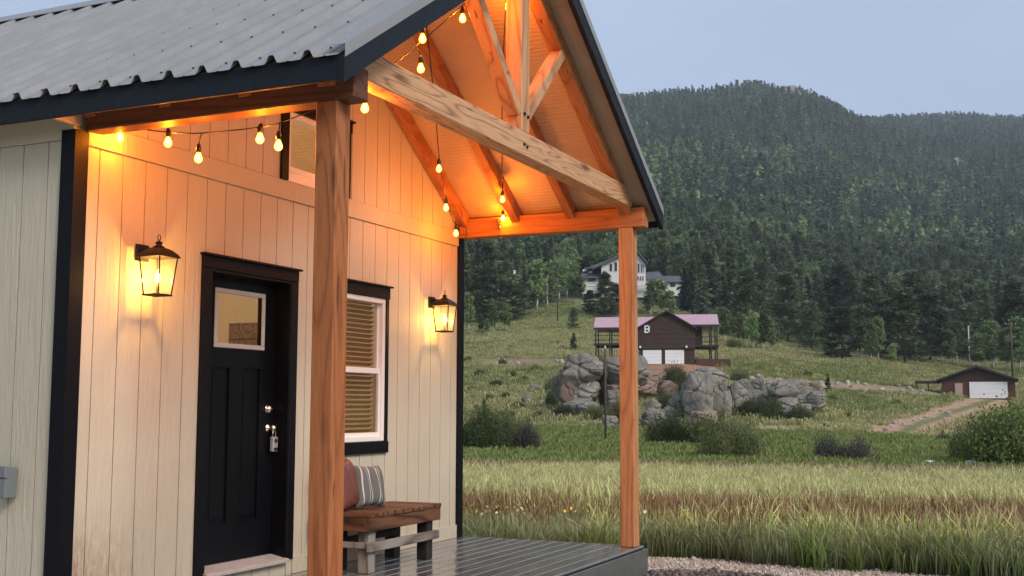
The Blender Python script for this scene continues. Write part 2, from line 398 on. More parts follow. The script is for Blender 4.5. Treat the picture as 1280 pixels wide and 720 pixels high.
def smooth3(A, n):
    for _ in range(n):
        A[1:-1] = (A[:-2] + 2*A[1:-1] + A[2:])/4
    return A
def grid_heights():
    E = np.zeros((len(RR), len(AZ)))
    fine = np.zeros((len(RV), len(AZ)))
    for i in range(len(RV)): fine[i] = np.interp(AZ, AZC, EV[i])
    fade = np.clip((np.abs(AZ)-RAD(30))/RAD(40), 0, 1)
    for i in range(len(RV)):
        fine[i] = fine[i]*(1-fade) + fade*np.interp(RV[i], [75, 300, 1300, 2600], [-.02, .03, .10, .06])
    lr = np.log(RR); lv = np.log(RV)
    Z = np.zeros_like(E)
    for j in range(len(AZ)):
        e = np.interp(lr, lv, fine[:, j]); zf = CAM[2] + e*RR
        zn = np.interp(RR, RZ, ZZ)
        t = np.clip((RR-60)/15, 0, 1); Z[:, j] = zn*(1-t) + zf*t
    far = RR > 48
    S = Z.copy(); smooth3(S, 6); Z[far] = S[far]
    ST = Z.T.copy(); smooth3(ST, 8); Z = ST.T
    X = CAM[0] + RR[:, None]*np.cos(AZ+YAW); Y = CAM[1] + RR[:, None]*np.sin(AZ+YAW)
    amp = np.interp(RR, [10, 14, 60, 120, 400, 1300], [0.02, .05, .12, .5, 3.0, 10])[:, None]
    Z = Z + amp*fbm(X, Y, .12, 3) + np.where(RR[:, None] > 300, np.clip((RR[:, None]-300)/900, 0, 1)*26*fbm(X, Y, .006, 3, 9), 0)
    return X, Y, Z
GX, GY, GZ = grid_heights()
def hgt(x, y):
    """ground height under x, y (arrays allowed)"""
    x = np.asarray(x, float); y = np.asarray(y, float)
    r = np.hypot(x-CAM[0], y-CAM[1]); a = np.arctan2(y-CAM[1], x-CAM[0]) - YAW; a = (a+np.pi) % (2*np.pi) - np.pi
    i = np.clip(np.searchsorted(RR, r)-1, 0, len(RR)-2); j = np.clip(np.searchsorted(AZ, a)-1, 0, len(AZ)-2)
    fr = np.clip((r-RR[i])/(RR[i+1]-RR[i]), 0, 1); fa = np.clip((a-AZ[j])/(AZ[j+1]-AZ[j]), 0, 1)
    return (GZ[i, j]*(1-fa)+GZ[i, j+1]*fa)*(1-fr) + (GZ[i+1, j]*(1-fa)+GZ[i+1, j+1]*fa)*fr
def ground_at(u, v, tmin=8):
    """where the sight line through a picture point meets the ground"""
    d = ray(u, v); t = np.concatenate([np.arange(tmin, 320, .25), np.arange(320, 2400, 4)])
    P = CAM[None] + t[:, None]*d[None]; below = P[:, 2] < hgt(P[:, 0], P[:, 1])
    k = np.argmax(below) if below.any() else len(t)-1
    return Vector((P[k, 0], P[k, 1], float(hgt(P[k, 0], P[k, 1]))))
def polar(u, r):
    a = azim(u); x, y = CAM[0]+r*math.cos(a), CAM[1]+r*math.sin(a); return Vector((x, y, float(hgt(x, y))))
def project(x, y, z):
    d = np.stack([x-CAM[0], y-CAM[1], z-CAM[2]], -1); zz = d @ FW
    return 640 + FPX*(d @ RT)/zz, 360 - FPX*(d @ UP)/zz
def dist(p): return math.hypot(p[0]-CAM[0], p[1]-CAM[1])
def ppm(p): return FPX/(np.array(p)-CAM).dot(FW)               # picture pixels per metre at a point

# ground cover colour by zone (real albedo, no light in it)
def ground_colours():
    R2 = np.hypot(GX-CAM[0], GY-CAM[1]); U, V = project(GX, GY, GZ)
    inview = np.abs(np.arctan2(np.sin(np.arctan2(GY-CAM[1], GX-CAM[0])-YAW), np.cos(np.arctan2(GY-CAM[1], GX-CAM[0])-YAW))) < 1.2
    C = np.zeros(GX.shape+(3,))
    n1 = fbm(GX, GY, .05, 4, 3)+.5; n2 = fbm(GX, GY, .3, 4, 5)+.5; n3 = fbm(GX, GY, .018, 3, 8)+.5
    gravel = np.array([.42, .37, .30]); soil = np.array([.17, .13, .095]); meadow = np.array([.12, .13, .05])
    green = np.array([.085, .135, .03]); hill = np.array([.19, .19, .075]); dry = np.array([.30, .27, .13]); forest = np.array([.035, .045, .025])
    red = np.array([.30, .16, .105])
    C[:] = hill
    def lay(mask, col, var=.25):
        k = np.clip(mask, 0, 1)[..., None]; C[:] = C*(1-k) + k*(np.array(col)*(1+var*(n2-.5)*2)[..., None])
    lay(np.clip((n1-.42)*5, 0, 1)*.8, dry)
    lay(np.clip((n3-.5)*5, 0, 1)*.5, green)
    lay((R2 < 92)*1., green); lay((R2 < 92)*np.clip((n1-.45)*6, 0, 1)*.6, [.15, .17, .045])
    lay((R2 < 46)*1., meadow)
    edge = 12.3 + 2.4*(fbm(GX, GY, .6, 4, 4))
    lay((R2 < edge)*1., gravel, .15); 
    wood = np.clip((R2-np.interp(U, [560, 640, 720, 860, 960, 1100, 1280], [225, 232, 262, 240, 235, 215, 205]))/25, 0, 1)*inview
    lay(wood*(R2 > 150), forest); lay((R2 > 330)*1., forest)
    lay(np.exp(-(((U-830)/75)**2+((V-462)/9)**2))*1.3*(R2 > 100)*(R2 < 175), red)
    lay(np.exp(-(((U-650)/40)**2+((V-452)/4)**2))*1.1*(R2 > 100)*(R2 < 190), [.27, .18, .12])
    lay(np.exp(-(((U-1040)/110)**4+((V-(474+(U-905)*17/270))/4)**2))*1.1*(R2 > 100)*(R2 < 185), [.30, .2, .15])
    lay(np.exp(-(((U-1225)/45)**2+((V-503)/5)**2))*1.3*(R2 > 100)*(R2 < 200), [.36, .21, .13])
    lay(np.exp(-(((U-680)/90)**2+((V-535)/12)**2))*.9*(R2 > 70)*(R2 < 120), [.13, .105, .06])
    return np.clip(C, .01, .8)
def mat_ground():
    mt, n, p, o = new_mat('ground_cover'); at = N(n, 'ShaderNodeAttribute', attribute_name='Col')
    v = mapping(n); f = noise(n, v, 1.6, 8, .7); g = noise(n, v, 22, 5, .7)
    cd = N(n, 'ShaderNodeVectorMath', operation='LENGTH'); geo = N(n, 'ShaderNodeNewGeometry'); n.links.new(geo.outputs['Position'], cd.inputs[0])
    k = mth(n, 'MULTIPLY', mrange(n, f, .25, .75, .55, 1.5), mrange(n, g, .25, .75, .65, 1.35))
    c = mixc(n, 1.0, at.outputs['Color'], k, 'MULTIPLY')
    n.links.new(c, p.inputs['Base Color']); p.inputs['Roughness'].default_value = .95; p.inputs['Specular IOR Level'].default_value = .1
    n.links.new(bump(n, mth(n, 'ADD', f, mth(n, 'MULTIPLY', g, .4)), .5, .06), p.inputs['Normal']); return mt
M['ground'] = mat_ground()
nr, na = GX.shape
V = np.stack([GX, GY, GZ], -1).reshape(-1, 3)
jj = np.arange(na); jn = (jj+1) % na
F = []
for i in range(nr-1):
    a = i*na+jj; b = i*na+jn; F.append(np.stack([a, a+na, b+na, b], 1))
F = np.concatenate(F)
V = np.vstack([V, [[CAM[0], CAM[1], -.23]]]); 
me = bpy.data.meshes.new('ground'); me.from_pydata(V.tolist(), [], F.tolist() + [[len(V)-1, int(j), int(k)] for j, k in zip(jj, jn)])
me.materials.append(M['ground']); me.polygons.foreach_set('use_smooth', [True]*len(me.polygons))
ca = me.color_attributes.new('Col', 'FLOAT_COLOR', 'POINT')
GC = ground_colours().reshape(-1, 3); GC = np.vstack([GC, GC[0]])
ca.data.foreach_set('color', np.hstack([GC, np.ones((len(GC), 1))]).ravel()); me.update()
tag(link('ground', me), kind='structure')

# ------------------------------------------------------------------ roads
def ribbon(name, pts, width, mat, lift=.06, nx=7, colf=None):
    P = [np.array(p[:2]) for p in pts]; Q = []
    for a, b in zip(P[:-1], P[1:]):
        k = max(2, int(np.linalg.norm(b-a)/1.5)); Q += [a+(b-a)*t for t in np.linspace(0, 1, k, endpoint=False)]
    Q = np.array(Q+[P[-1]])
    for _ in range(10): Q[1:-1] = (Q[:-2]+2*Q[1:-1]+Q[2:])/4
    T = np.gradient(Q, axis=0); T /= np.linalg.norm(T, axis=1)[:, None]; S = np.stack([-T[:, 1], T[:, 0]], 1)
    t = np.linspace(-.5, .5, nx); X = Q[:, None]+S[:, None]*(t[None, :, None]*width*(1+.12*fbm(Q[:, 0], Q[:, 1], .3)[:, None, None]))
    z = hgt(X[..., 0], X[..., 1]) + lift - .25*np.abs(t*2)**6*lift
    V = np.concatenate([X, z[..., None]], -1).reshape(-1, 3); F = []
    for i in range(len(Q)-1):
        for j in range(nx-1): a = i*nx+j; F.append((a, a+1, a+nx+1, a+nx))
    me = mesh_np(name, V, F, mat, True)
    at = me.color_attributes.new('Col', 'FLOAT_COLOR', 'POINT'); tt = np.tile(t, len(Q))
    at.data.foreach_set('color', np.stack([np.abs(tt)*2, tt+.5, tt*0, tt*0+1], 1).ravel())
    return tag(link(name, me), kind='structure')
def mat_road(name, dirt, grass=None):
    mt, n, p, o = new_mat(name); at = N(n, 'ShaderNodeAttribute', attribute_name='Col'); v = mapping(n)
    c = ramp(n, noise(n, v, 1.2, 6, .7), [(.3, tuple(x*.75 for x in dirt)), (.7, tuple(x*1.2 for x in dirt))])
    if grass:
        sp = N(n, 'ShaderNodeSeparateColor'); n.links.new(at.outputs['Color'], sp.inputs[0])
        e = mth(n, 'ADD', sp.outputs[0], mth(n, 'MULTIPLY', mth(n, 'SUBTRACT', noise(n, v, .9, 5), .5), .7))
        c = mixc(n, mrange(n, e, .1, .3, .9, 0), c, grass)
    n.links.new(c, p.inputs['Base Color']); p.inputs['Roughness'].default_value = .95; p.inputs['Specular IOR Level'].default_value = .1
    n.links.new(bump(n, noise(n, v, 9, 5), .4, .05), p.inputs['Normal']); return mt
M['dirt'] = mat_road('dirt_drive', (.42, .275, .18), (.15, .155, .065)); M['lane'] = mat_road('gravel_lane', (.33, .30, .24))
ribbon('valley_road', [polar(u, r) for u, r in ((-400, 92), (250, 84), (560, 77), (700, 76.5), (860, 76), (1000, 77), (1100, 78), (1200, 76), (1400, 72), (1900, 70))], 2.6, M['lane'])
ribbon('dirt_drive', [ground_at(u, v) for u, v in ((1092, 560), (1112, 549), (1140, 536), (1170, 524), (1197, 514), (1222, 506), (1240, 501))], 6.2, M['dirt'], .1)

# ------------------------------------------------------------------ the cabin
W, XM, SL = 5.092, 2.546, .638
D, PS = 1.816, .137
XE = -.17; YF, YB = -2.01, 8.6
def zr(x): return 3.085 + SL*((x-XE) if x < XM else (2*XM-XE-x))       # roof metal
def zu(x): return zr(x)-.085                                           # underside of the sheathing
cabin = empty('cabin', (0, 0, 0), 'cream board-sided cabin with black trim, metal roof and timber gable porch', 'cabin')
DOOR = (1.264, 2.214, .131, 2.201); WIN = (2.71, 3.626, .959, 2.186); GWIN = (2.13, 2.915, 3.045, 3.52)
OPEN = [DOOR, WIN, GWIN]
def cells(x0, x1, z0, z1, ops, top=None):
    """rectangles that remain of a strip after the openings are cut; top(x) clips the upper edge to the roof slope"""
    xs = sorted({x0, x1} | {x for o in ops for x in o[:2] if x0 < x < x1} | ({XM} if top and x0 < XM < x1 else set()))
    res = []
    for a, b in zip(xs[:-1], xs[1:]):
        mid = (a+b)/2; cuts = sorted([(o[2], o[3]) for o in ops if o[0] <= mid <= o[1]]); z = z0
        for c0, c1 in cuts:
            if c0 > z: res.append((a, b, z, min(c0, z1), False))
            z = max(z, c1)
        if z < z1: res.append((a, b, z, z1, top is not None))
    return res
def strip(mb, x0, x1, z0, z1, ya, yb, ops, top=None):
    for a, b, c, d, t in cells(x0, x1, z0, z1, ops, top):
        if t: mb.prism([(a, c), (b, c), (b, top(b)), (a, top(a))], 'y', yb, ya)
        else: mb.box(a, b, ya, yb, c, d)
    return mb
front = strip(MB(), 0.01, W-.01, -.2, 3.05, .012, .12, OPEN)
for a, b, c, d, t in cells(0.01, W-.01, 3.0501, 5, [GWIN], zu):
    if t: front.prism([(a, c), (b, c), (b, max(c+.001, zu(b)-.004)), (a, max(c+.001, zu(a)-.004))], 'y', .12, .012)
    else: front.box(a, b, .012, .12, c, d)
fw = front.build('front_wall', M['siding'], cabin)
PITCHB, GAP = .2032, .0085
x = .005
while x < W-.02:
    x1 = min(x+PITCHB-GAP, W-.005)
    def pieces(cs):
        if any(a_ == b_ for a_, b_ in ()): pass
        cols = {}
        for c_ in cs: cols.setdefault((c_[0], c_[1]), []).append(c_)
        if any(len(q) == 1 for q in cols.values()) and len(cols) > 0 and not all(len(q) == 1 for q in cols.values()): return [cs]
        if all(len(q) == 1 for q in cols.values()): return [cs]
        return [[q[0] for q in cols.values()], [q[-1] for q in cols.values()]]
    for pc in pieces(cells(x, x1, -.19, 2.823, [DOOR, WIN])):
        g = MB()
        for a, b, c, d, t in pc: g.box(a, b, 0, .0125, c, d)
        g.build('siding_board', M['siding'], fw)
    if x1 < W-.12: 
        for pc in pieces(cells(max(x, .12), x1, 2.972, 5, [GWIN], zu)):
            g = MB()
            for a, bb, c, d, t in pc:
                if a >= bb: continue
                if t and min(zu(a), zu(bb))-.004 > c: g.prism([(a, c), (bb, c), (bb, zu(bb)-.004), (a, zu(a)-.004)], 'y', .0125, -.008)
                elif not t: g.box(a, bb, -.008, .0125, c, d)
            if g.v: g.build('siding_board', M['siding'], fw)
    x += PITCHB
MB().box(.092, W-.07, -.014, -.001, 2.825, 2.969).build('band_board', M['siding'], cabin, .002)
skirt = MB().box(2.31, W-.085, -.016, -.001, .001, .124); skirt.build('skirt_board', M['siding'], cabin, .002)
MB().box(.09, 1.175, -.016, -.001, -.19, -.02).build('skirt_board', M['siding'], cabin, .002)
lw = MB().box(.012, .12, .121, YB, -.2, 3.0).build('left_wall', M['siding'], cabin)
y = .012
while y < YB-.05:
    MB().box(0, .0125, y, min(y+PITCHB-GAP, YB), -.19, 2.842).build('siding_board', M['siding'], lw); y += PITCHB
MB().box(-.016, .0, .0, YB, 2.845, 2.998).build('frieze_board', M['siding'], cabin, .002)
MB().box(W-.12, W, .121, YB, -.2, 3.0).build('right_wall', M['siding'], cabin)
bw = MB().box(.121, W-.121, YB-.12, YB, -.2, 3.0)
bw.prism([(.0, 3.001), (W, 3.001), (W, zu(W)-.004), (XM, zu(XM)-.004), (0, zu(0)-.004)], 'y', YB, YB-.12); bw.build('back_wall', M['siding'], cabin)
# corner trim: an L of two boards at each front corner
for xa, xb, s in ((-.022, .0, 1), (W-.0, W+.022, -1)):
    t = MB(); t.box(min(xa, xb), max(xa, xb), -.022, .088, -.19, 2.90)
    if s > 0: t.box(.0001, .088, -.022, -.0005, -.19, 2.90)
    else: t.box(W-.088, W-.0001, -.022, -.0005, -.0, 2.90)
    t.build('corner_trim', M['trim'], cabin)
# door casing and head, threshold, slab
dx0, dx1, dz0, dz1 = DOOR; cw = .086
for a, b in ((dx0-cw, dx0), (dx1, dx1+cw)): MB().box(a, b, -.024, -.0005, dz0-.02, dz1).build('door_casing', M['trim'], cabin, .003)
MB().box(dx0-cw, dx1+cw, -.026, -.0005, dz1+.001, dz1+cw).build('door_head_casing', M['trim'], cabin, .003)
MB().box(dx0-cw-.012, dx1+cw+.022, -.045, -.0005, dz1+cw+.001, dz1+cw+.016).build('drip_cap', M['trim'], cabin)
jb = MB().box(dx0, dx0+.018, -.018, .16, dz0, dz1-.019).box(dx1-.018, dx1, -.018, .16, dz0, dz1-.019).box(dx0, dx1, -.018, .16, dz1-.018, dz1-.0005)
jb.build('door_jamb', M['door'], cabin)
th = MB().prism([(.165, dz0-.0), (-.055, dz0-.03), (-.055, dz0-.012), (-.045, dz0-.006), (.10, dz0+.022), (.165, dz0+.022)], 'x', dx0+.002, dx1-.002)
th.build('threshold', M['alu'], cabin)
door = MB(); SX0, SX1, SY = 1.284, 2.194, .11; LX = (1.462, 2.048, 1.668, 2.094)
PAN = [(1.455, 1.655, .43, 1.53), (1.81, 2.012, .43, 1.53)]
for a, b, c, d, t in cells(SX0, SX1, dz0+.026, dz1-.022, [(LX[0]+.02, LX[1]-.02, LX[2]+.02, LX[3]-.02)] + PAN): door.box(a, b, SY, SY+.044, c, d)
door = door.build('door', M['door'], cabin)
for a, b, c, d in PAN:
    MB().box(a+.0005, b-.0005, SY+.014, SY+.03, c+.0005, d-.0005).build('door_panel', M['door'], door)
    MB().box(a+.03, b-.03, SY+.006, SY+.0145, c+.03, d-.03).build('door_panel', M['door'], door, .006)
    mo = MB()
    for (p0, p1) in (((a, c), (b, c)), ((a, d), (b, d)), ((a, c), (a, d)), ((b, c), (b, d))):
        pass
lf = MB()
for a, b, c, d in ((LX[0], LX[1], LX[2], LX[2]+.035), (LX[0], LX[1], LX[3]-.035, LX[3]), (LX[0], LX[0]+.035, LX[2]+.0351, LX[3]-.0351), (LX[1]-.035, LX[1], LX[2]+.0351, LX[3]-.0351)): lf.box(a, b, SY-.014, SY-.0005, c, d)
lf.build('lite_frame', M['litegrey'], door, .004)
MB().box(LX[0]+.02, LX[1]-.02, SY+.015, SY+.021, LX[2]+.02, LX[3]-.02).build('lite_pane', M['glass'], door)
KX = 2.135
MB().lathe([(.001, -.03), (.024, -.028), (.031, -.015), (.032, -.0005)], (KX-.01, SY, 1.232), 16, 'y').build('deadbolt', M['nickel'], door)
MB().lathe([(.001, -.066), (.018, -.064), (.027, -.052), (.027, -.04), (.014, -.028), (.013, -.012), (.030, -.008), (.032, -.0005)], (KX, SY, 1.09), 16, 'y').build('door_knob', M['nickel'], door)
lock = empty('lock_box', (KX+.012, SY-.045, .99), 'small grey key lock box hanging from the black door knob', 'lock box')
MB().box(-.03, .03, -.016, .016, -.075, .035).build('body', M['lockgrey'], lock, .005)
MB().box(-.022, .022, -.019, -.0162, -.066, -.045).build('keypad', M['plastic'], lock)
MB().lathe([(.001, -.0205), (.016, -.0205), (.016, -.0162)], (0, 0, .008), 14, 'y').build('dial', M['plastic'], lock)
MB().tube([(-.018, 0, .03), (-.018, 0, .065), (-.01, 0, .082), (0, 0, .086), (.01, 0, .082), (.018, 0, .065), (.018, 0, .03)], .0045, 8).build('shackle', M['nickel'], lock)
# main window
def window(name, o, cased, blind=True, rail=None, wf=.045):
    x0, x1, z0, z1 = o; win = MB()
    for a, b, c, d in ((x0, x1, z0, z0+wf), (x0, x1, z1-wf, z1), (x0, x0+wf, z0+wf+.0001, z1-wf-.0001), (x1-wf, x1, z0+wf+.0001, z1-wf-.0001)): win.box(a, b, -.012, .075, c, d)
    win = win.build(name, M['vinyl'], cabin, .004)
    a0, a1, c0, c1 = x0+wf, x1-wf, z0+wf, z1-wf
    if rail:
        MB().box(a0+.0005, a1-.0005, .012, .06, rail-.024, rail+.024).build('meeting_rail', M['vinyl'], win, .003)
        for c, d, yy in ((c0, rail-.0245, .02), (rail+.0245, c1, .04)):
            s = MB()
            for q in ((a0+.0005, a0+.028, c, d), (a1-.028, a1-.0005, c, d)): MB().box(q[0], q[1], yy-.012, yy+.012, q[2]+.0005, q[3]-.0005).build('sash_stile', M['vinyl'], win)
            if yy == .02: MB().box(a0+.0285, a1-.0285, yy-.012, yy+.012, c+.0005, c+.03).build('sash_rail', M['vinyl'], win)
            MB().box(a0+.0288, a1-.0288, yy-.003, yy+.003, c+.001, d-.001).build('pane', M['glass'], win)
        MB().box(a1-.62, a1-.58, -.0135, -.0123, z0+.018, z0+.026).build('weep_hole', M['plastic'], win)
    else:
        MB().box(a0+.0005, a1-.0005, .03, .036, c0+.0005, c1-.0005).build('pane', M['glass'], win)
    return win
window('window', WIN, True, rail=1.558)
window('gable_window', GWIN, True)
MB().box(WIN[0]-.045, WIN[0]-.0005, -.022, -.0005, WIN[2], WIN[3]).build('window_casing', M['trim'], cabin, .002)
MB().box(WIN[1]+.0005, WIN[1]+.045, -.022, -.0005, WIN[2], WIN[3]).build('window_casing', M['trim'], cabin, .002)
MB().box(WIN[0]-.06, WIN[1]+.055, -.026, -.0005, WIN[3]+.001, WIN[3]+.098).build('window_head_casing', M['trim'], cabin, .003)
MB().box(WIN[0]-.08, WIN[1]+.078, -.045, -.0005, WIN[3]+.099, WIN[3]+.114).build('drip_cap', M['trim'], cabin)
MB().box(WIN[0]-.055, WIN[1]+.05, -.03, -.0005, WIN[2]-.1, WIN[2]-.001).build('window_apron', M['trim'], cabin, .003)
for a, b in ((GWIN[0]-.09, GWIN[0]-.0005), (GWIN[1]+.0005, GWIN[1]+.09)): MB().box(a, b, -.03, -.0085, 2.9725, GWIN[3]+.0).build('window_casing', M['trim'], cabin, .002)
MB().box(GWIN[0]-.1, GWIN[1]+.1, -.034, -.0085, GWIN[3]+.001, GWIN[3]+.09).build('window_head_casing', M['trim'], cabin, .002)
MB().box(GWIN[0]-.12, GWIN[1]+.12, -.05, -.0085, GWIN[3]+.091, GWIN[3]+.106).build('drip_cap', M['trim'], cabin)
MB().box(GWIN[0], GWIN[1], -.012, .0, 2.9725, GWIN[2]-.001).build('window_sill', M['vinyl'], cabin)
# rooms behind the glass
room = MB().box(.125, W-.125, .125, 4.0, -.02, -.0).box(.125, W-.125, 4.0, 4.06, .0, 3.05).prism([(.125, 3.0501), (W-.125, 3.0501), (W-.125, zu(W-.125)-.02), (XM, zu(XM)-.02), (.125, zu(.125)-.02)], 'y', 4.06, 4.0)
room.build('interior_room', M['inner'], cabin)
blind = empty('window_blind', (0, .1, 0), 'tan horizontal slat blind behind the window beside the door', 'blind')
sl = MB().box(WIN[0]+.04, WIN[1]-.04, -.024, .024, -.0015, .0015).mesh('slat', M['blind'])
for k in range(29): link('slat', sl, blind, (0, 0, WIN[2]+.05+k*.0405), (RAD(-32), 0, 0))
cab = empty('wall_cabinet', (4.75, 1.95, 1.65), 'brown wooden cabinet seen through the glass of the door', 'cabinet')
MB().box(-.2, .2, -.45, .45, -.5, .45).build('cabinet_case', M['cabinet'], cab)
for q in range(6): MB().box(-.216, -.2005, -.44, .44, -.48+q*.153, -.34+q*.153).build('cabinet_board', M['cabinet'], cab, .004)
lampo = empty('ceiling_lamp', (XM-.3, 2.2, 3.0), 'warm ceiling lamp inside the cabin behind the blind', 'lamp')
MB().lathe([(.14, -.0), (.15, -.02), (.12, -.07), (.05, -.1), (.001, -.105)][::-1], (0, 0, 0), 20).build('lamp_shade', mat_emit('lamp_shade', (1, .78, .5), 4), lampo)
MB().tube([(0, 0, .0), (0, 0, zu(XM-.3)-3.0)], .008, 6).build('cord', M['plastic'], lampo)
ld = bpy.data.lights.new('lamp_light', 'POINT'); ld.energy = 75; ld.color = (1, .68, .38); ld.shadow_soft_size = .1
lo = bpy.data.objects.new('lamp_light', ld); COL.objects.link(lo); lo.parent = lampo; lo.location = (0, 0, -.2)

# roof
def rprism(mb, x0, x1, lo, hi, ya, yb):
    """slab following one roof slope between heights zr+lo and zr+hi"""
    mb.prism([(x0, zr(x0)+lo), (x1, zr(x1)+lo), (x1, zr(x1)+hi), (x0, zr(x0)+hi)], 'y', yb, ya); return mb
XR = 2*XM-XE
rs = MB(); rprism(rs, XE+.002, XM, -.085, -.012, YF+.032, YB+.15); rprism(rs, XM, XR-.002, -.085, -.012, YF+.032, YB+.15)
roof = rs.build('roof', M['sheath'], cabin)
def panel(name, y0, side):
    prof = []
    for k in range(4):
        b = y0 + k*.2286
        prof += [(b, 0), (b+.068, 0), (b+.074, .004), (b+.084, .004), (b+.09, 0), (b+.138, 0), (b+.150, .006), (b+.168, .040), (b+.176, .046), (b+.198, .046), (b+.206, .040), (b+.222, .006)]
    prof += [(y0+.9144, 0)]
    V, F = [], []; n = len(prof); xs = [XE-.045, XM-.004] if side < 0 else [XR+.045, XM+.004]
    for x in xs:
        for (yy, h) in prof: V.append((x, yy, zr(min(max(x, -9), 9))+h))
    for j in range(n-1): F.append((j, j+1, n+j+1, n+j) if side > 0 else (j, n+j, n+j+1, j+1))
    return link(name, mesh_np(name, V, F, M['roof']), roof)
for k in range(12):
    for s in (-1, 1): panel('roof_panel', YF+.025+k*.9144, s)
sb = MB()
for r in range(6):
    xx = XE + .09 + r*.52
    for k in range(46):
        yy = YF+.025+k*.2286+.13; sb.lathe([(.007, 0), (.007, .005), (.003, .008)], (xx, yy, zr(xx)+.001), 6)
tag(sb.build('roof_screws', M['plastic'], roof), kind='stuff')
rc = MB()
for s in (-1, 1):
    xa = XM; xb = XM + s*.16
    P = [(xa, zr(XM)+.066), (xb, zr(xb)+.053), (xb, zr(xb)+.047), (xa, zr(XM)+.058)]
    if s > 0: P = P[::-1]
    rc.prism(P, 'y', YF-.012, YB+.16)
rc.build('ridge_cap', M['roof'], roof)
for s in (-1, 1):
    x0, x1 = (XE-.03, XM) if s < 0 else (XM, XR+.03)
    t = MB(); rprism(t, x0, x1, .047, .050, YF-.014, YF+.10); rprism(t, x0, x1, -.022, .0469, YF-.014, YF-.011)
    t.build('rake_trim', M['roof'], roof)
    rprism(MB(), x0 + (.002 if s < 0 else 0), x1 - (.002 if s > 0 else 0), -.155, -.0125, YF-.009, YF+.031).build('rake_board', M['fascia'], cabin)
    x0, x1 = (XE, XM) if s < 0 else (XM, XR)
    n = 5; 
    for k in range(n):
        a, b = x0+(x1-x0)*k/n, x0+(x1-x0)*(k+1)/n-.004
        rprism(MB(), a, b, -.098, -.0855, YF+.033, -D+.02).build('rake_soffit', M['soffit'], cabin)
MB().box(XE-.022, XE, YF-.008, YB+.15, 2.93, 3.066).build('fascia_board', M['fascia'], cabin, .002)
MB().box(XR, XR+.022, YF-.008, YB+.15, 2.93, 3.066).build('fascia_board', M['fascia'], cabin, .002)
MB().box(XE+.0005, -.0165, .0, YB, 2.992, 3.004).build('eave_soffit', M['soffit'], cabin)
MB().box(W, XR-.0005, .0, YB, 2.992, 3.004).build('eave_soffit', M['soffit'], cabin)
MB().box(XE+.0005, .04, -.001, .022, 2.93, 3.02).build('eave_return', M['siding'], cabin)
# porch frame
PXL, PXR = .05, 4.99
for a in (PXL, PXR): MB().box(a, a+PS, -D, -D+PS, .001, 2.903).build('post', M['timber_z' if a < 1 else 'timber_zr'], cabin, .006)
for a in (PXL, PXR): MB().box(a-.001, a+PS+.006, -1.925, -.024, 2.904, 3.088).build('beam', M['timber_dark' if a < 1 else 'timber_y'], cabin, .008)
xl = XE + (3.268-zu(XE))/SL
tie = MB().prism([(.10, 3.0885), (W-.1, 3.0885), (W-.1, zu(W-.1)-.016), (2*XM-xl+.0, 3.268), (xl, 3.268), (.10, zu(.10)-.016)], 'y', -D+PS, -D)
tie.build('tie_beam', M['timber_x'], cabin, .005)
MB().box(2.492, 2.638, -D+.003, -D+PS-.004, 3.2685, zu(XM)-.15).build('king_post', M['timber_king'], cabin, .005)
rb = MB().box(XM-.022, XM+.022, -D-.0, .0, zu(XM)-.19, zu(XM)-.02); rb.build('ridge_beam', M['timber_y'], cabin, .004)
for s in (-1, 1):
    a = (XM+.02+s*.07, 0, 3.41); b = (XM+.02+s*.80, 0, zu(XM+s*.8)-.12)
    MB().bar((a[0], -D+.065, a[2]), (b[0], -D+.065, b[2]), .11, .085, up=(0, 1, 0) if False else (0, 0, 1)).build('strut', M['timber_strut'], cabin, .004)
for yy, wd in ((-.064, .085), (-.635, .085), (-1.205, .085), (-D+.066, .115)):
    for s in (-1, 1):
        if s > 0: P = [(XM+.024, zu(XM+.024)-.155), (W+.05, zu(W+.05)-.155), (W+.05, zu(W+.05)-.014), (XM+.024, zu(XM+.024)-.014)]
        else: P = [(.04, zu(.04)-.155), (XM-.024, zu(XM-.024)-.155), (XM-.024, zu(XM-.024)-.014), (.04, zu(.04)-.014)]
        MB().prism(P, 'y', yy+wd/2, yy-wd/2).build('rafter', M['timber_r'], cabin, .004)
# bolts on the king post and tie
for bx_, bz in ((2.535, 3.40), (2.60, 3.39), (2.53, 3.17), (2.58, 3.16)):
    MB().lathe([(.001, -.012), (.011, -.011), (.013, -.004), (.013, 0)], (bx_, -D+.0, bz), 10, 'y').build('bolt', M['bronze'], cabin)
# deck
deck = empty('porch_deck', (0, 0, -.22), 'low wet grey plank deck with grey edge board under the porch', 'deck')
DX0, DX1, DY = -.06, 5.19, -1.842
bme = MB().box(DX0, DX1, -.0685, .0685, -.026, 0).mesh('deck_board', M['deck'], .007)
for k in range(13):
    o = link('deck_board', bme, deck, (0, DY+.0705+k*.1414, .22), (RAD(random.uniform(-1.3, 1.3)), 0, 0))
MB().box(DX0, DX1, -.005, .018, -.06, .192).build('edge_board', M['deckface'], deck, .003, loc=(0, DY-.021, 0))
MB().box(DX1+.0005, DX1+.022, DY-.024, -.01, -.06, .192).build('edge_board', M['deckface'], deck, .003)
MB().box(DX0-.022, DX0-.0005, DY-.024, -.03, -.06, .192).build('edge_board', M['deckface'], deck, .003)
MB().box(DX0+.02, DX1-.02, DY+.02, -.03, -.03, .192).build('joist_frame', M['black_leg'], deck)
ub = empty('utility_box', (-.012, .40, .80), 'small grey weatherproof electrical box on the left side wall', 'electrical box')
MB().box(-.075, .0, -.065, .06, -.09, .09).build('box_body', M['greybox'], ub, .006)
MB().box(-.095, -.0755, -.07, .065, .03, .1).build('box_lid', M['greybox'], ub, .005)
MB().box(-.09, -.0755, -.066, .06, -.088, .027).build('box_cover', M['greybox'], ub, .004)

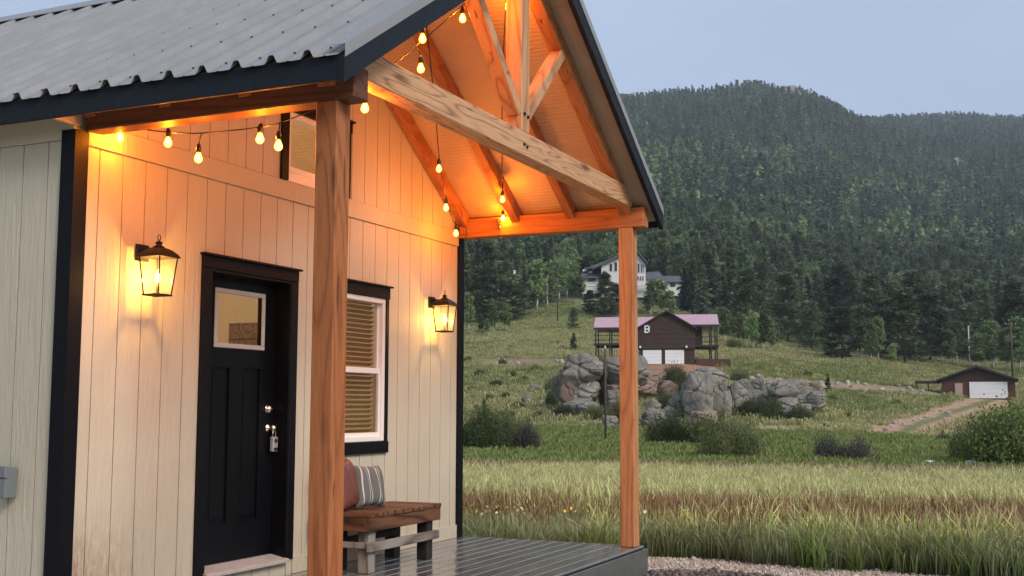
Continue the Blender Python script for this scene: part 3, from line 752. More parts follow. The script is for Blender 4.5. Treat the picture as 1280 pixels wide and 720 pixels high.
# ------------------------------------------------------------------ wall lanterns
LAMP_W = 9.5
def lantern(x, z, label):
    L = empty('wall_lantern', (x, -.001, z), label, 'wall lantern', 'wall lanterns beside the door')
    MB().box(-.06, .06, -.022, 0, -.03, .085).build('backplate', M['bronze'], L, .004)
    MB().tube([(0, -.02, .045), (0, -.06, .052), (0, -.11, .05), (0, -.155, .042)], .009, 8).build('arm', M['bronze'], L)
    c = -.155; zt, zb = -.012, -.262; at, ab = .088, .064
    hood = MB(); prev = None; rings = []
    for r, zz in ((.104, zt), (.104, zt+.006), (.09, zt+.028), (.068, zt+.05), (.045, zt+.064), (.03, zt+.07)):
        i = len(hood.v); hood.v += [(-r, c-r, zz), (r, c-r, zz), (r, c+r, zz), (-r, c+r, zz)]; rings.append(i)
    for i, j in zip(rings[:-1], rings[1:]):
        for k in range(4): hood.f.append([i+k, i+(k+1) % 4, j+(k+1) % 4, j+k]); hood.sm.append(False)
    hood.f.append([rings[0]+k for k in (3, 2, 1, 0)]); hood.sm.append(False)
    hood.f.append([rings[-1]+k for k in range(4)]); hood.sm.append(False)
    h = hood.build('hood', M['bronze'], L)
    MB().lathe([(.038, zt+.0705), (.04, zt+.076), (.022, zt+.082), (.02, zt+.098), (.03, zt+.102), (.012, zt+.112), (.006, zt+.118)], (0, c, 0), 12).build('finial', M['bronze'], h)
    rg = [(.015*math.cos(t), c, zt+.138+.02*math.sin(t)) for t in np.linspace(0, 2*math.pi, 15)]
    MB().tube(rg, .003, 6).build('ring', M['bronze'], h)
    for sx, sy in ((-1, -1), (1, -1), (1, 1), (-1, 1)):
        MB().bar((sx*at, c+sy*at, zt-.0005), (sx*ab, c+sy*ab, zb), .009, .009).build('corner_bar', M['bronze'], L)
    fr = MB(); r = ab+.006
    for s in (-1, 1):
        fr.box(-r, r, c+s*(r-.006)-.006, c+s*(r-.006)+.006, zb-.012, zb); fr.box(s*(r-.006)-.006, s*(r-.006)+.006, c-r+.012, c+r-.012, zb-.012, zb)
    fr.build('bottom_frame', M['bronze'], L)
    for k in range(4):
        q = MB(); R_ = Matrix.Translation((0, c, 0)) @ Matrix.Rotation(k*math.pi/2, 4, 'Z')
        P = [(-ab+.003, -ab+.001, zb), (ab-.003, -ab+.001, zb), (at-.003, -at+.001, zt-.002), (-at+.003, -at+.001, zt-.002)]
        i = len(q.v); q.v += [tuple(R_ @ Vector(p)) for p in P]; q.f.append([0, 1, 2, 3]); q.sm.append(False)
        q.build('glass_pane', M['lampglass'], L)
    MB().tube([(0, c, zb-.006), (0, c, zb+.075)], .011, 10).build('candle_sleeve', M['bronze'], L)
    fb = MB().box(-ab, ab, c-.005, c+.005, zb-.011, zb-.001); fb.build('cross_bar', M['bronze'], L)
    b = MB().lathe([(.009, zb+.0755), (.013, zb+.085), (.0185, zb+.105), (.0175, zb+.125), (.01, zb+.15), (.003, zb+.168)], (0, c, 0), 12).build('bulb', M['candle'], L)
    MB().lathe([(.003, zb+.095), (.006, zb+.11), (.006, zb+.13), (.002, zb+.145)], (0, c, 0), 8).build('filament', M['fil'], b)
    d = bpy.data.lights.new('lantern_light', 'POINT'); d.energy = LAMP_W; d.color = (1, .50, .105); d.shadow_soft_size = .016
    o = bpy.data.objects.new('lantern_light', d); COL.objects.link(o); o.parent = L; o.location = (0, c, zb+.115)
    L.scale = (.93, .93, .93); return L
lantern(.59, 2.20, 'black bronze wall lantern left of the door, shining onto the siding')
lantern(4.47, 2.20, 'black bronze wall lantern right of the window near the far corner')

# ------------------------------------------------------------------ string lights
STR_W = 7.4
bulb_me = MB().lathe([(.011, 0), (.0125, -.006), (.019, -.02), (.0245, -.036), (.0235, -.048), (.015, -.06), (.003, -.065)][::-1], (0, 0, 0), 12).mesh('bulb', M['bulb'])
fil_me = MB().lathe([(.0015, -.044), (.0035, -.036), (.0035, -.02), (.0015, -.014)], (0, 0, 0), 6).mesh('filament', M['fil'])
sock_me = MB().lathe([(.013, -.004), (.0165, .004), (.0165, .03), (.011, .045), (.006, .052)], (0, 0, 0), 10).mesh('socket', M['plastic'])
def string(pts, bulbs, label, extra=()):
    S = empty('string_light', pts[0], label, 'string light', 'string lights under the porch roof'); o0 = Vector(pts[0])
    P = [Vector(p)-o0 for p in pts]; Q = []
    for a, b in zip(P[:-1], P[1:]): Q += [a.lerp(b, t) for t in (0, .25, .5, .75)]
    Q.append(P[-1])
    for _ in range(2):
        for i in range(1, len(Q)-1): Q[i] = (Q[i-1]+Q[i]*2+Q[i+1])/4
    MB().tube(Q, .0042, 6).build('cable', M['plastic'], S)
    for e in extra: MB().tube([Vector(p)-o0 for p in e], .004, 6).build('cable', M['plastic'], S)
    for b in bulbs:
        b = Vector(b)-o0                                     # b: bulb centre; the socket sits above it
        top = b + Vector((0, 0, .034)); near = min(Q, key=lambda q: (Vector((q.x, q.y, q.z))-(top+Vector((0, 0, .06)))).length)
        tilt = ((near-top).x*.8, (near-top).y*.8)
        sk = link('socket', sock_me, S, top)
        link('bulb', bulb_me, S, top)
        link('filament', fil_me, S, top)
        MB().tube([top+Vector((0, 0, .048)), (top+Vector((0, 0, .07))).lerp(near, .4), near], .0038, 6).build('drop_wire', M['plastic'], S)
        d = bpy.data.lights.new('bulb_light', 'POINT'); d.energy = STR_W; d.color = (1, .235, .008); d.shadow_soft_size = .012
        o = bpy.data.objects.new('bulb_light', d); COL.objects.link(o); o.parent = S; o.location = b + Vector((0, 0, .005))
string([(.25, -.03, 3.05), (.25, -.06, 2.975), (.25, -.49, 2.89), (.25, -.72, 2.86), (.25, -1.16, 2.855), (.25, -1.29, 2.865), (.25, -1.53, 2.92), (.30, -1.6, 2.96)],
       [(.25, -.11, 2.895), (.25, -.488, 2.83), (.25, -.721, 2.715), (.25, -1.163, 2.79), (.25, -1.293, 2.737)], 'strand of glowing bulbs hung along the left beam')
string([(.30, -1.6, 2.96), (.678, -1.6, 3.10), (.95, -1.6, 3.345), (1.25, -1.6, 3.55), (1.81, -1.6, 3.96), (2.3, -1.6, 4.33), (2.5, -1.6, 4.5)],
       [(.678, -1.6, 3.026), (1.356, -1.6, 3.45), (1.375, -1.6, 3.655), (1.95, -1.6, 3.97), (2.32, -1.6, 4.26)], 'strand of glowing bulbs climbing behind the tie beam to the peak')
string([(2.5, -.95, 4.52), (2.62, -.92, 4.38), (3.1, -.76, 3.75), (3.386, -.653, 3.32), (3.79, -.51, 3.06), (4.413, -.288, 2.94), (4.93, -.06, 3.02)],
       [(3.386, -.653, 3.245), (3.792, -.509, 2.987), (4.413, -.288, 2.859)], 'strand of glowing bulbs drooping from the peak to the far back corner',
       [[(4.93, -.06, 3.02), (4.96, -.12, 3.0), (4.975, -.11, 2.88), (4.98, -.14, 2.85), (4.985, -.16, 2.88)], [(4.985, -.16, 2.88), (4.985, -.155, 2.4), (4.99, -.16, 2.1)]])
string([(2.5, -1.66, 4.55), (2.62, -1.63, 4.42), (3.3, -1.28, 4.0), (4.1, -.9, 3.55), (4.6, -.68, 3.28), (4.93, -.53, 3.12)],
       [(2.78, -1.57, 4.32), (4.55, -.70, 3.17), (4.93, -.53, 3.06)], 'taut strand of glowing bulbs from the peak to the middle of the far beam',
       [[(4.93, -.53, 3.12), (4.97, -.5, 3.07), (4.97, -.46, 2.98), (4.975, -.47, 2.90), (4.975, -.50, 2.87), (4.975, -.55, 2.885)]])
plug = empty('plug', (4.972, -.475, 3.03), 'black plug at the end of the strand on the far beam', 'plug')
MB().bar((0, .0, -.03), (-.008, .02, .035), .03, .024).build('plug_body', M['plastic'], plug, .004)
MB().tube([(0, 0, -.03), (.004, -.006, -.055)], .006, 8).build('plug_tip', M['vinyl'], plug)

# ------------------------------------------------------------------ bench and cushions
bench = empty('bench', (3.03, -.34, 0), 'rustic dark stained slat bench against the siding below the window', 'bench')
BX0, BX1, BY0, BY1, BT = -.575, .575, -.245, .235, .452
ns_ = 9; sw = (BX1-BX0)/ns_
for k in range(ns_):
    MB().box(BX0+k*sw+.002, BX0+(k+1)*sw-.011, BY0-.012+random.uniform(-.006, .006), BY1, BT-.03, BT+random.uniform(-.004, .004)).build('slat', M['bench_top'], bench, .003)
for yy in (BY0, BY1-.035): MB().box(BX0+.004, BX1-.004, yy, yy+.035, BT-.135, BT-.0305).build('apron', M['bench_apron'], bench, .004)
for xx in (BX0+.004, BX1-.039): MB().box(xx, xx+.035, BY0+.0355, BY1-.0355, BT-.133, BT-.0305).build('apron', M['bench_top'], bench, .004)
for xx, yy, mt in ((BX0+.07, BY0+.037, 'bench_greyz'), (BX1-.17, BY0+.037, 'black_leg'), (BX0+.16, BY1-.137, 'black_leg'), (BX1-.17, BY1-.137, 'black_leg')):
    MB().box(xx, xx+.098, yy, yy+.098, .001, BT-.0308).build('leg', M[mt], bench, .005)
MB().box(BX0+.03, BX1-.02, BY0+.0, BY0+.036, .165, .235).build('stretcher', M['bench_grey'], bench, .005)
MB().box(BX0+.17, BX1-.2, BY1-.19, BY1-.138, .2, .25).build('stretcher', M['black_leg'], bench, .004)
MB().box(BX0+.035, BX0+.069, BY0+.038, BY1-.03, .19, .235).build('stretcher', M['bench_greyz'], bench, .004)
def cushion(name, w_, h_, t_, mat, label, loc, rot):
    n = 20; V, F = [], []
    for side in (1, -1):
        for i in range(n+1):
            for j in range(n+1):
                a, b = 2*i/n-1, 2*j/n-1
                pin = 1 - .10*(1-a*a)*0 
                x = a*w_/2*(1-.07*(1-abs(b)**2)*0-.06*(b*b)*(abs(a)**3)*0); z = b*h_/2
                sh = 1-.09*(1-abs(b)**4)*abs(a)**6*0
                edge = ((1-a**4)*(1-b**4))**.45
                x = a*w_/2*(1-.08*(1-b*b)*abs(a)); z = b*h_/2*(1-.08*(1-a*a)*abs(b))
                yv = side*t_/2*edge + .006*math.sin(9*a+3*b)*edge*side
                V.append((x, yv, z))
        o = 0 if side == 1 else (n+1)**2
        for i in range(n):
            for j in range(n):
                q = o+i*(n+1)+j; f = (q, q+1, q+n+2, q+n+1); F.append(f if side == 1 else f[::-1])
    me = mesh_np(name, V, F, mat, True); o = link(name, me, None, loc, rot); tag(o, label, 'cushion'); return o
def mat_stripe():
    mt, n, p, o = new_mat('striped_cushion'); t = N(n, 'ShaderNodeTexCoord'); s = N(n, 'ShaderNodeSeparateXYZ'); n.links.new(t.outputs['Object'], s.inputs[0])
    q = mth(n, 'ABSOLUTE', s.outputs[0])
    k = mth(n, 'MAXIMUM', mrange(n, mth(n, 'ABSOLUTE', mth(n, 'SUBTRACT', q, .052)), .004, .006, 1, 0), mrange(n, mth(n, 'ABSOLUTE', mth(n, 'SUBTRACT', q, .078)), .002, .003, .8, 0))
    k = mth(n, 'MAXIMUM', k, mrange(n, mth(n, 'ABSOLUTE', mth(n, 'SUBTRACT', q, .135)), .004, .006, 1, 0))
    wv = noise(n, mapping(n, (300, 300, 300)), 1, 2)
    g = ramp(n, wv, [(.3, (.085, .095, .09)), (.7, (.14, .15, .145))])
    c = mixc(n, k, g, (.55, .50, .44))
    c = mixc(n, mrange(n, s.outputs[1], .0, .012, 0, 1), c, (.50, .29, .22))      # pink backing
    n.links.new(c, p.inputs['Base Color']); p.inputs['Roughness'].default_value = .9; n.links.new(bump(n, wv, .3, .002), p.inputs['Normal']); return mt
cushion('cushion', .36, .34, .15, mat_stripe(), 'grey striped cushion with pink back standing on the bench', (2.90, -.30, .625), (RAD(-13), RAD(3), RAD(-6)))
cushion('cushion', .38, .40, .17, mat_plain('brown_leather', (.14, .045, .028), .38, var=.3, scale=9, bmp=.25), 'brown leather cushion on the bench half behind the post', (2.62, -.24, .645), (RAD(-14), RAD(-4), RAD(8)))

# ------------------------------------------------------------------ vegetation kit
M['pine'] = mat_leaf('pine_needles', (.078, .115, .068), (.13, .18, .09), .32)
M['pine2'] = mat_leaf('olive_pine_needles', (.085, .113, .064), (.145, .178, .09), .32)
M['aspen'] = mat_leaf('aspen_leaves', (.125, .18, .075), (.22, .285, .125), .4)
M['bark'] = mat_plain('brown_bark', (.075, .055, .042), .9, var=.35, scale=6, bmp=.5)
M['whitebark'] = mat_plain('pale_aspen_bark', (.46, .45, .40), .8, var=.3, scale=3, bmp=.2)
M['bushdark'] = mat_leaf('willow_leaves', (.06, .08, .034), (.15, .17, .066), .25)
M['bushgrey'] = mat_leaf('grey_willow_twigs', (.06, .055, .05), (.11, .10, .085), .15)
M['bushgreen'] = mat_leaf('green_willow_leaves', (.07, .11, .03), (.17, .21, .065), .3)
def leaf_quads(P, size, flat=.0, dirs=None, seed=0):
    """small leaf faces centred at P with random tilt; dirs stretches them along a direction"""
    r = np.random.default_rng(seed); n = len(P); sz = np.broadcast_to(np.asarray(size, float), (n,))*r.uniform(.6, 1.4, n)
    a = r.normal(size=(n, 3)) if dirs is None else dirs + .35*r.normal(size=(n, 3))
    a /= np.linalg.norm(a, axis=1)[:, None]; b = r.normal(size=(n, 3)); b[:, 2] *= (1-flat)
    b -= a*(a*b).sum(1)[:, None]; b /= np.linalg.norm(b, axis=1)[:, None]
    asp = .45 if dirs is not None else .75
    A, B = a*sz[:, None]/2, b*(sz*asp)[:, None]/2
    V = np.stack([P-A, P+B*.9-A*.1, P+A, P-B*.9+A*.1], 1).reshape(-1, 3); F = np.arange(4*n).reshape(n, 4)
    return V, F
def conifer_crown(name, H, Rm, mat, seed, n_wh=26, per=7, leafs=6, size=.5, lowest=.1, open_=.15, power=.85):
    r = np.random.default_rng(seed); P, Dr = [], []
    for k in range(n_wh):
        t = lowest + (1-lowest)*(k/(n_wh-1))**.95; z = t*H
        R = Rm*(1-(t-lowest)/(1-lowest)*.98)**power * r.uniform(.72, 1.12)
        if t < lowest+.12: R *= .75
        nb = max(3, int(per*(1-.45*t)))
        for q in range(nb):
            if r.random() < open_: continue
            th = r.uniform(0, 2*math.pi); L = R*r.uniform(.6, 1.12); droop = r.uniform(.05, .32)
            m_ = max(2, int(leafs*(.35+L/Rm)))
            for s in np.linspace(.22, 1, m_):
                j = r.normal(size=3)*np.array([.10, .10, .08])*Rm*.6
                P.append((math.cos(th)*L*s+j[0], math.sin(th)*L*s+j[1], z - droop*L*s*s + .1*L*s + j[2]))
                Dr.append((math.cos(th), math.sin(th), -droop*.6))
    for k in range(8): P.append((0, 0, H*(1-.012*k))); Dr.append((r.normal()*.4, r.normal()*.4, 1))
    V, F = leaf_quads(np.array(P), size, .4, np.array(Dr), seed)
    return mesh_np(name, V, F, mat)
def pine_crown(name, H, Rm, mat, seed, clumps=34, leafs=30, size=.42):
    """rounded, clumpy ponderosa crown on a bare lower trunk"""
    r = np.random.default_rng(seed); P, Dr = [], []
    for k in range(clumps):
        t = r.uniform(.11, 1.0); R = Rm*(math.sin(min(1, (1.02-t)/.80)*math.pi/2)**.8)*r.uniform(.25, 1.0); th = r.uniform(0, 2*math.pi)
        c = np.array([math.cos(th)*R, math.sin(th)*R, t*H]); sr = Rm*r.uniform(.2, .36)
        q = r.normal(size=(leafs, 3)); q /= np.linalg.norm(q, axis=1)[:, None]; q *= (r.random((leafs, 1))**.4)*sr*np.array([1.15, 1.15, .62])
        P += list(c+q); Dr += list(q/np.linalg.norm(q, axis=1)[:, None]+[math.cos(th)*.4, math.sin(th)*.4, .2])
    V, F = leaf_quads(np.array(P), size, .3, np.array(Dr), seed); return mesh_np(name, V, F, mat)
def aspen_crown(name, H, Rm, mat, seed, clumps=30, leafs=30, size=.36, low=.3):
    r = np.random.default_rng(seed); P = []
    for k in range(clumps):
        t = r.uniform(low, 1.0); prof = math.sin(max(.04, min(1, (1.03-t)/(1.03-low)))*math.pi*.72+.25)
        R = Rm*max(.12, prof)*r.uniform(.1, .95); th = r.uniform(0, 2*math.pi)
        c = np.array([math.cos(th)*R, math.sin(th)*R, t*H]); sr = Rm*r.uniform(.22, .4)
        q = r.normal(size=(leafs, 3))*sr*.55*np.array([1, 1, 1.1]); P += list(c+q)
    V, F = leaf_quads(np.array(P), size, 0, None, seed); return mesh_np(name, V, F, mat)
def trunk_mesh(name, H, r0, mat, seed, limbs=6, lean=.02, top=.96, limb_from=.3, limb_len=.16):
    r = random.Random(seed); mb = MB(); pts = []; x = y = 0
    for k in range(7):
        t = k/6*top; pts.append((x, y, t*H)); x += r.uniform(-1, 1)*lean*H; y += r.uniform(-1, 1)*lean*H
    mb.tube(pts, [r0*(1-.9*k/6) + .01 for k in range(7)], 7)
    for k in range(limbs):
        t = limb_from + (.9-limb_from)*k/max(1, limbs-1); i = min(5, int(t/top*6)); a = Vector(pts[i]).lerp(Vector(pts[i+1]), t/top*6-i); th = r.uniform(0, 6.28)
        L = H*limb_len*r.uniform(.7, 1.2)*(1.15-t)
        mb.tube([a, a+Vector((math.cos(th)*L*.5, math.sin(th)*L*.5, L*.28)), a+Vector((math.cos(th)*L, math.sin(th)*L, L*.5))], [r0*.35*(1.1-t), r0*.22*(1.1-t), .008], 5)
    return mb.mesh(name, mat)
# unit trees are 10 m tall; things scale them
KIT = {'spruce': [], 'pine': [], 'aspen': []}
for k in range(4):
    KIT['spruce'].append((trunk_mesh('trunk', 10, .16, M['bark'], k, 0, .004), conifer_crown('crown', 10, 1.75+.2*(k % 2), M['pine'], 20+k, 30, 10, 7, .75, .06+.04*(k % 2))))
    KIT['pine'].append((trunk_mesh('trunk', 10, .13, M['bark'], 10+k, 7, .008, limb_len=.26), pine_crown('crown', 10, 2.3+.3*(k % 2), M['pine2'], 30+k, 78, 36, .62)))
    KIT['aspen'].append((trunk_mesh('trunk', 10, .13, M['whitebark'], 40+k, 6, .012, limb_from=.4), aspen_crown('crown', 10, 1.7+.25*(k % 2), M['aspen'], 50+k, 40, 40, .55, .26)))
def tree(kind, u, vb, vt, label, group, wide=1.0, k=None):
    p = ground_at(u, vb); H = (vb-vt)/ppm(p); k = random.randrange(4) if k is None else k
    tr, cr = KIT[kind][k]; nm = {'spruce': 'spruce_tree', 'pine': 'pine_tree', 'aspen': 'aspen_tree'}[kind]
    o = empty(nm, p + Vector((0, 0, -.15)), label, 'tree', group, rz=random.uniform(0, 6.28)); s = H/10; o.scale = (s*wide, s*wide, s)
    link('trunk', tr, o); link('crown', cr, o); return o

# ------------------------------------------------------------------ GN scatter for what nobody could count
def scatter(name, P, protos, idx, rot, scl, label=None):
    """one stuff object: every point carries one of the prototype meshes"""
    coll = bpy.data.collections.new(name+'_kinds')
    for i, me_ in enumerate(protos):
        o = bpy.data.objects.new('%s_kind_%02d' % (name, i), me_); coll.objects.link(o)
    me = bpy.data.meshes.new(name); me.vertices.add(len(P)); me.vertices.foreach_set('co', np.asarray(P, np.float32).ravel())
    for an, ty, key, dat in (('idx', 'INT', 'value', idx), ('rot', 'FLOAT_VECTOR', 'vector', rot), ('scl', 'FLOAT_VECTOR', 'vector', scl)):
        a = me.attributes.new(an, ty, 'POINT'); a.data.foreach_set(key, np.asarray(dat, np.int32 if ty == 'INT' else np.float32).ravel())
    me.update(); ob = link(name, me); tag(ob, label, kind='stuff')
    ng = bpy.data.node_groups.new(name, 'GeometryNodeTree')
    ng.interface.new_socket('Geometry', in_out='INPUT', socket_type='NodeSocketGeometry'); ng.interface.new_socket('Geometry', in_out='OUTPUT', socket_type='NodeSocketGeometry')
    gi = ng.nodes.new('NodeGroupInput'); go = ng.nodes.new('NodeGroupOutput')
    ip = ng.nodes.new('GeometryNodeInstanceOnPoints'); ci = ng.nodes.new('GeometryNodeCollectionInfo')
    ci.inputs['Collection'].default_value = coll; ci.inputs['Separate Children'].default_value = True; ci.inputs['Reset Children'].default_value = True
    ip.inputs['Pick Instance'].default_value = True
    def na_(nm, ty):
        x = ng.nodes.new('GeometryNodeInputNamedAttribute'); x.data_type = ty; x.inputs['Name'].default_value = nm; return [q for q in x.outputs if q.enabled and q.name == 'Attribute'][0]
    L = ng.links.new
    L(gi.outputs[0], ip.inputs['Points']); L(ci.outputs[0], ip.inputs['Instance']); L(na_('idx', 'INT'), ip.inputs['Instance Index'])
    e2r = ng.nodes.new('FunctionNodeEulerToRotation'); L(na_('rot', 'FLOAT_VECTOR'), e2r.inputs[0]); L(e2r.outputs[0], ip.inputs['Rotation'])
    L(na_('scl', 'FLOAT_VECTOR'), ip.inputs['Scale']); L(ip.outputs[0], go.inputs[0])
    md = ob.modifiers.new('scatter', 'NODES'); md.node_group = ng
    return ob
def fan_points(n, u0, u1, r0, r1, seed, keep=None):
    r = np.random.default_rng(seed); a0, a1 = azim(u0), azim(u1)
    a = r.uniform(a1, a0, n); rr = np.sqrt(r.uniform(r0*r0, r1*r1, n)); x = CAM[0]+rr*np.cos(a); y = CAM[1]+rr*np.sin(a); z = hgt(x, y)
    if keep is not None:
        k = keep(x, y, z, rr); x, y, z, rr = x[k], y[k], z[k], rr[k]
    return np.stack([x, y, z], 1), rr
def rs3(n, seed, lo, hi, squash=(.85, 1.15), tilt=.0):
    r = np.random.default_rng(seed); s = r.uniform(lo, hi, n); h = r.uniform(*squash, n)
    rot = np.stack([r.normal(0, tilt, n), r.normal(0, tilt, n), r.uniform(0, 6.28, n)], 1)
    return rot, np.stack([s*h, s*h, s], 1)

# far forest: jagged low-poly conifers
M['far_a'] = mat_leaf('far_conifer', (.068, .11, .074), (.115, .165, .10), .2)
M['far_c'] = mat_leaf('far_olive_conifer', (.09, .125, .07), (.145, .185, .10), .2)
M['far_b'] = mat_leaf('far_aspen', (.125, .19, .08), (.185, .25, .11), .25)
far_kinds = [conifer_crown('far_conifer', 10, 2.3+.25*(k % 3), M[('far_a', 'far_c')[k % 2]], 70+k, 12, 6, 2.4, 1.8, .04, .05) for k in range(5)]
far_kinds += [aspen_crown('far_aspen', 8, 2.0, M['far_b'], 80+k, 10, 8, 1.5, .12) for k in range(2)]
mid_kinds = [KIT['spruce'][k][1] for k in range(3)] + [KIT['pine'][k][1] for k in range(2)] + [KIT['aspen'][k][1] for k in range(2)]
EDGE_U = [400, 575, 650, 720, 790, 860, 920, 1000, 1100, 1180, 1280, 1500]; EDGE_V = [385, 388, 380, 356, 352, 372, 398, 408, 424, 432, 436, 440]
def keep_forest(x, y, z, rr):
    u, v = project(x, y, z); open_ = (np.hypot((u-950)/24, (v-192)/9) < 1) | (np.hypot((u-1196)/24, (v-205)/8) < 1) | (np.hypot((u-985)/26, (v-116)/7) < 1)
    return (v < np.interp(u, EDGE_U, EDGE_V)) & ~(open_ & (rr > 500))
P, rr = fan_points(9000, 380, 1480, 195, 560, 1, keep_forest)
n = len(P); r_ = np.random.default_rng(5); asp = (fbm(P[:, 0], P[:, 1], .02, 3, 12)+.5 + r_.normal(0, .12, n)) > .60
idx = np.where(asp, r_.integers(5, 7, n), np.where(r_.random(n) < .3, r_.integers(3, 5, n), r_.integers(0, 3, n)))
rot, scl = rs3(n, 6, .75, 1.45, tilt=.02); scl *= np.where(asp, .85, 1.0)[:, None]
scatter('hillside_forest', P, mid_kinds, idx, rot, scl, 'dense mixed conifer and aspen wood on the lower slope')
P, rr = fan_points(40000, 380, 1480, 540, 2150, 2, lambda x, y, z, r: keep_forest(x, y, z, r) & (fbm(x, y, .012, 4, 31) > -.17))
n = len(P); r_ = np.random.default_rng(8)
asp = (fbm(P[:, 0], P[:, 1], .008, 3, 12)+.5 + r_.normal(0, .1, n) + np.interp(rr, [540, 800, 1000, 1300], [.1, .02, -.1, -.3])) > .60
idx = np.where(asp, r_.integers(5, 7, n), r_.integers(0, 5, n))
rot, scl = rs3(n, 9, .55, 1.55, tilt=.03); scl *= np.interp(rr, [540, 1300, 2100], [1.1, 1.0, 1.05])[:, None]
scatter('mountain_forest', P, far_kinds, idx, rot, scl, 'dark conifer forest covering the mountain')

# single trees along the edge of the wood
def trees(kind, rows, label, group):
    ORD = ('leftmost', 'second from left', 'third from left', 'fourth from left', 'fifth from left', 'sixth from left', 'seventh from left', 'eighth from left', 'ninth from left', 'tenth from left')
    for i, q in enumerate(sorted(rows)): tree(kind, q[0], q[1], q[2], label + ', ' + (ORD[i] if i < len(rows)-1 else 'rightmost'), group, *(q[3:]))
trees('aspen', ((585, 416, 366, 1.0), (601, 416, 390), (617, 417, 378), (633, 414, 380, 1.1), (609, 418, 398, 1.2)), 'small pale-trunked aspen at the left end of the clearing', 'aspens left of the clearing')
trees('pine', ((606, 404, 332, 1.5), (629, 402, 328, 1.5), (643, 400, 346, 1.6)), 'broad dark pine behind the small aspens left of the clearing', 'dark pines left of the clearing')
trees('spruce', ((582, 392, 312), (597, 388, 306), (662, 388, 332), (655, 386, 318), (640, 384, 310)), 'tall dark spruce at the left edge of the wood', 'spruces at the left edge of the wood')
trees('aspen', ((671, 388, 326, 1.3), (684, 384, 330, 1.2), (699, 376, 318, 1.4), (709, 372, 326, 1.2)), 'bright green aspen between the utility poles and the white house', 'aspens left of the white house')
trees('aspen', ((716, 378, 338, 1.3, 0), (725, 380, 344, 1.2, 1)), 'white-trunked aspen in front of the left wing of the white house', 'aspens before the white house')
tree('pine', 717, 412, 384, 'lone young pine on the grass below the white house', None, 1.0)
tree('spruce', 717, 438, 415, 'bushy young spruce on the grass left of the brown house', None, 1.9)
tree('spruce', 697, 433, 424, 'tiny dark spruce seedling left of the bushy young spruce', None, 1.6)
tree('pine', 757, 398, 340, 'tall dark pine standing before the white house', None, 1.1)
trees('pine', ((738, 392, 362, 1.5), (770, 394, 354, 1.3)), 'low dark pine on the slope in front of the white house', 'low pines below the white house')
trees('aspen', ((814, 396, 352, 1.4), (826, 396, 350, 1.4), (838, 398, 364, 1.5)), 'leafy aspen between the white house and the brown house', 'aspens between the two houses')
trees('aspen', ((906, 428, 380, 1.2), (926, 430, 392, 1.2), (942, 437, 390, 1.1), (949, 436, 394), (955, 438, 392), (963, 439, 398, 1.2), (968, 437, 402)), 'white-trunked aspen in the grove right of the brown house', 'aspen grove right of the brown house')
trees('pine', ((985, 428, 342, 1.35, 1), (1015, 440, 376, 1.1), (1053, 450, 384, 1.7, 0), (934, 426, 336, 1.1), (1050, 428, 330, 1.3)), 'big dark pine at the top of the sloping meadow', 'pines at the top of the sloping meadow')
trees('spruce', ((905, 408, 330, 1.2), (920, 412, 340, 1.1), (958, 418, 350), (1004, 424, 345, 1.1), (1028, 432, 350, 1.1), (880, 398, 330, 1.2), (866, 392, 322, 1.3), (856, 390, 334, 1.3)), 'dark spruce behind the aspen grove', 'spruces behind the aspen grove')
trees('aspen', ((1089, 452, 404, 1.1), (1098, 452, 398, 1.1), (1116, 457, 426, 1.2), (1188, 455, 414, 1.2), (1197, 454, 402, 1.2), (1223, 462, 412, 1.3), (1231, 460, 408), (1242, 462, 402, 1.3), (1258, 464, 404, 1.2), (1275, 465, 398, 1.3)), 'thin white-trunked aspen behind the brown garage', 'aspens behind the brown garage')
trees('pine', ((1131, 454, 360, 1.3), (1163, 452, 366, 1.4), (1146, 446, 340, 1.2), (1212, 450, 380, 1.2), (1092, 444, 342, 1.2), (1270, 448, 352, 1.3), (1115, 450, 372, 1.4)), 'large dark pine at the wood edge left of the garage', 'pines near the garage')
trees('spruce', ((1075, 440, 352), (1182, 448, 356, 1.1), (1235, 450, 362, 1.1), (1252, 446, 350), (1200, 446, 350)), 'tall spruce behind the garage aspens', 'spruces near the garage')
tree('spruce', 1035, 489, 466, 'small dark spruce beside the stone wall on the slope', None, 1.5)
tree('spruce', 605, 532, 497, 'single dark young spruce above the willow bushes', None, 1.3)
# ------------------------------------------------------------------ bushes
def bush_mesh(name, mat, seed, blobs=26, leafs=70, size=.13, upright=.5, twig=None):
    """unit bush: 2 wide, 1 tall"""
    r = np.random.default_rng(seed); P, Dr = [], []
    for k in range(blobs):
        th = r.uniform(0, 6.28); R = math.sqrt(r.random())*.85; top = (1-R*R*.75)*r.uniform(.55, 1.0)
        nn = leafs; t = r.random(nn)**.8; c0 = np.array([math.cos(th)*R*.55, math.sin(th)*R*.55, 0]); c1 = np.array([math.cos(th)*R, math.sin(th)*R, top])
        q = c0+(c1-c0)*t[:, None]+r.normal(size=(nn, 3))*.075*(.5+t[:, None]); q[:, 2] = np.abs(q[:, 2])
        P.append(q); Dr.append(np.tile((c1-c0)/np.linalg.norm(c1-c0), (nn, 1)))
    P = np.concatenate(P); Dr = np.concatenate(Dr)
    V, F = leaf_quads(P, size, 0, Dr if upright > .4 else None, seed); return mesh_np(name, V, F, mat)
def stem_mesh(name, seed, n=14):
    r = random.Random(seed); mb = MB()
    for k in range(n):
        th = r.uniform(0, 6.28); R = r.uniform(.3, .8); mb.tube([(math.cos(th)*.12, math.sin(th)*.12, -.06), (math.cos(th)*R*.5, math.sin(th)*R*.5, .4), (math.cos(th)*R, math.sin(th)*R, .75)], [.018, .012, .005], 5)
    return mb.mesh(name, M['bark'])
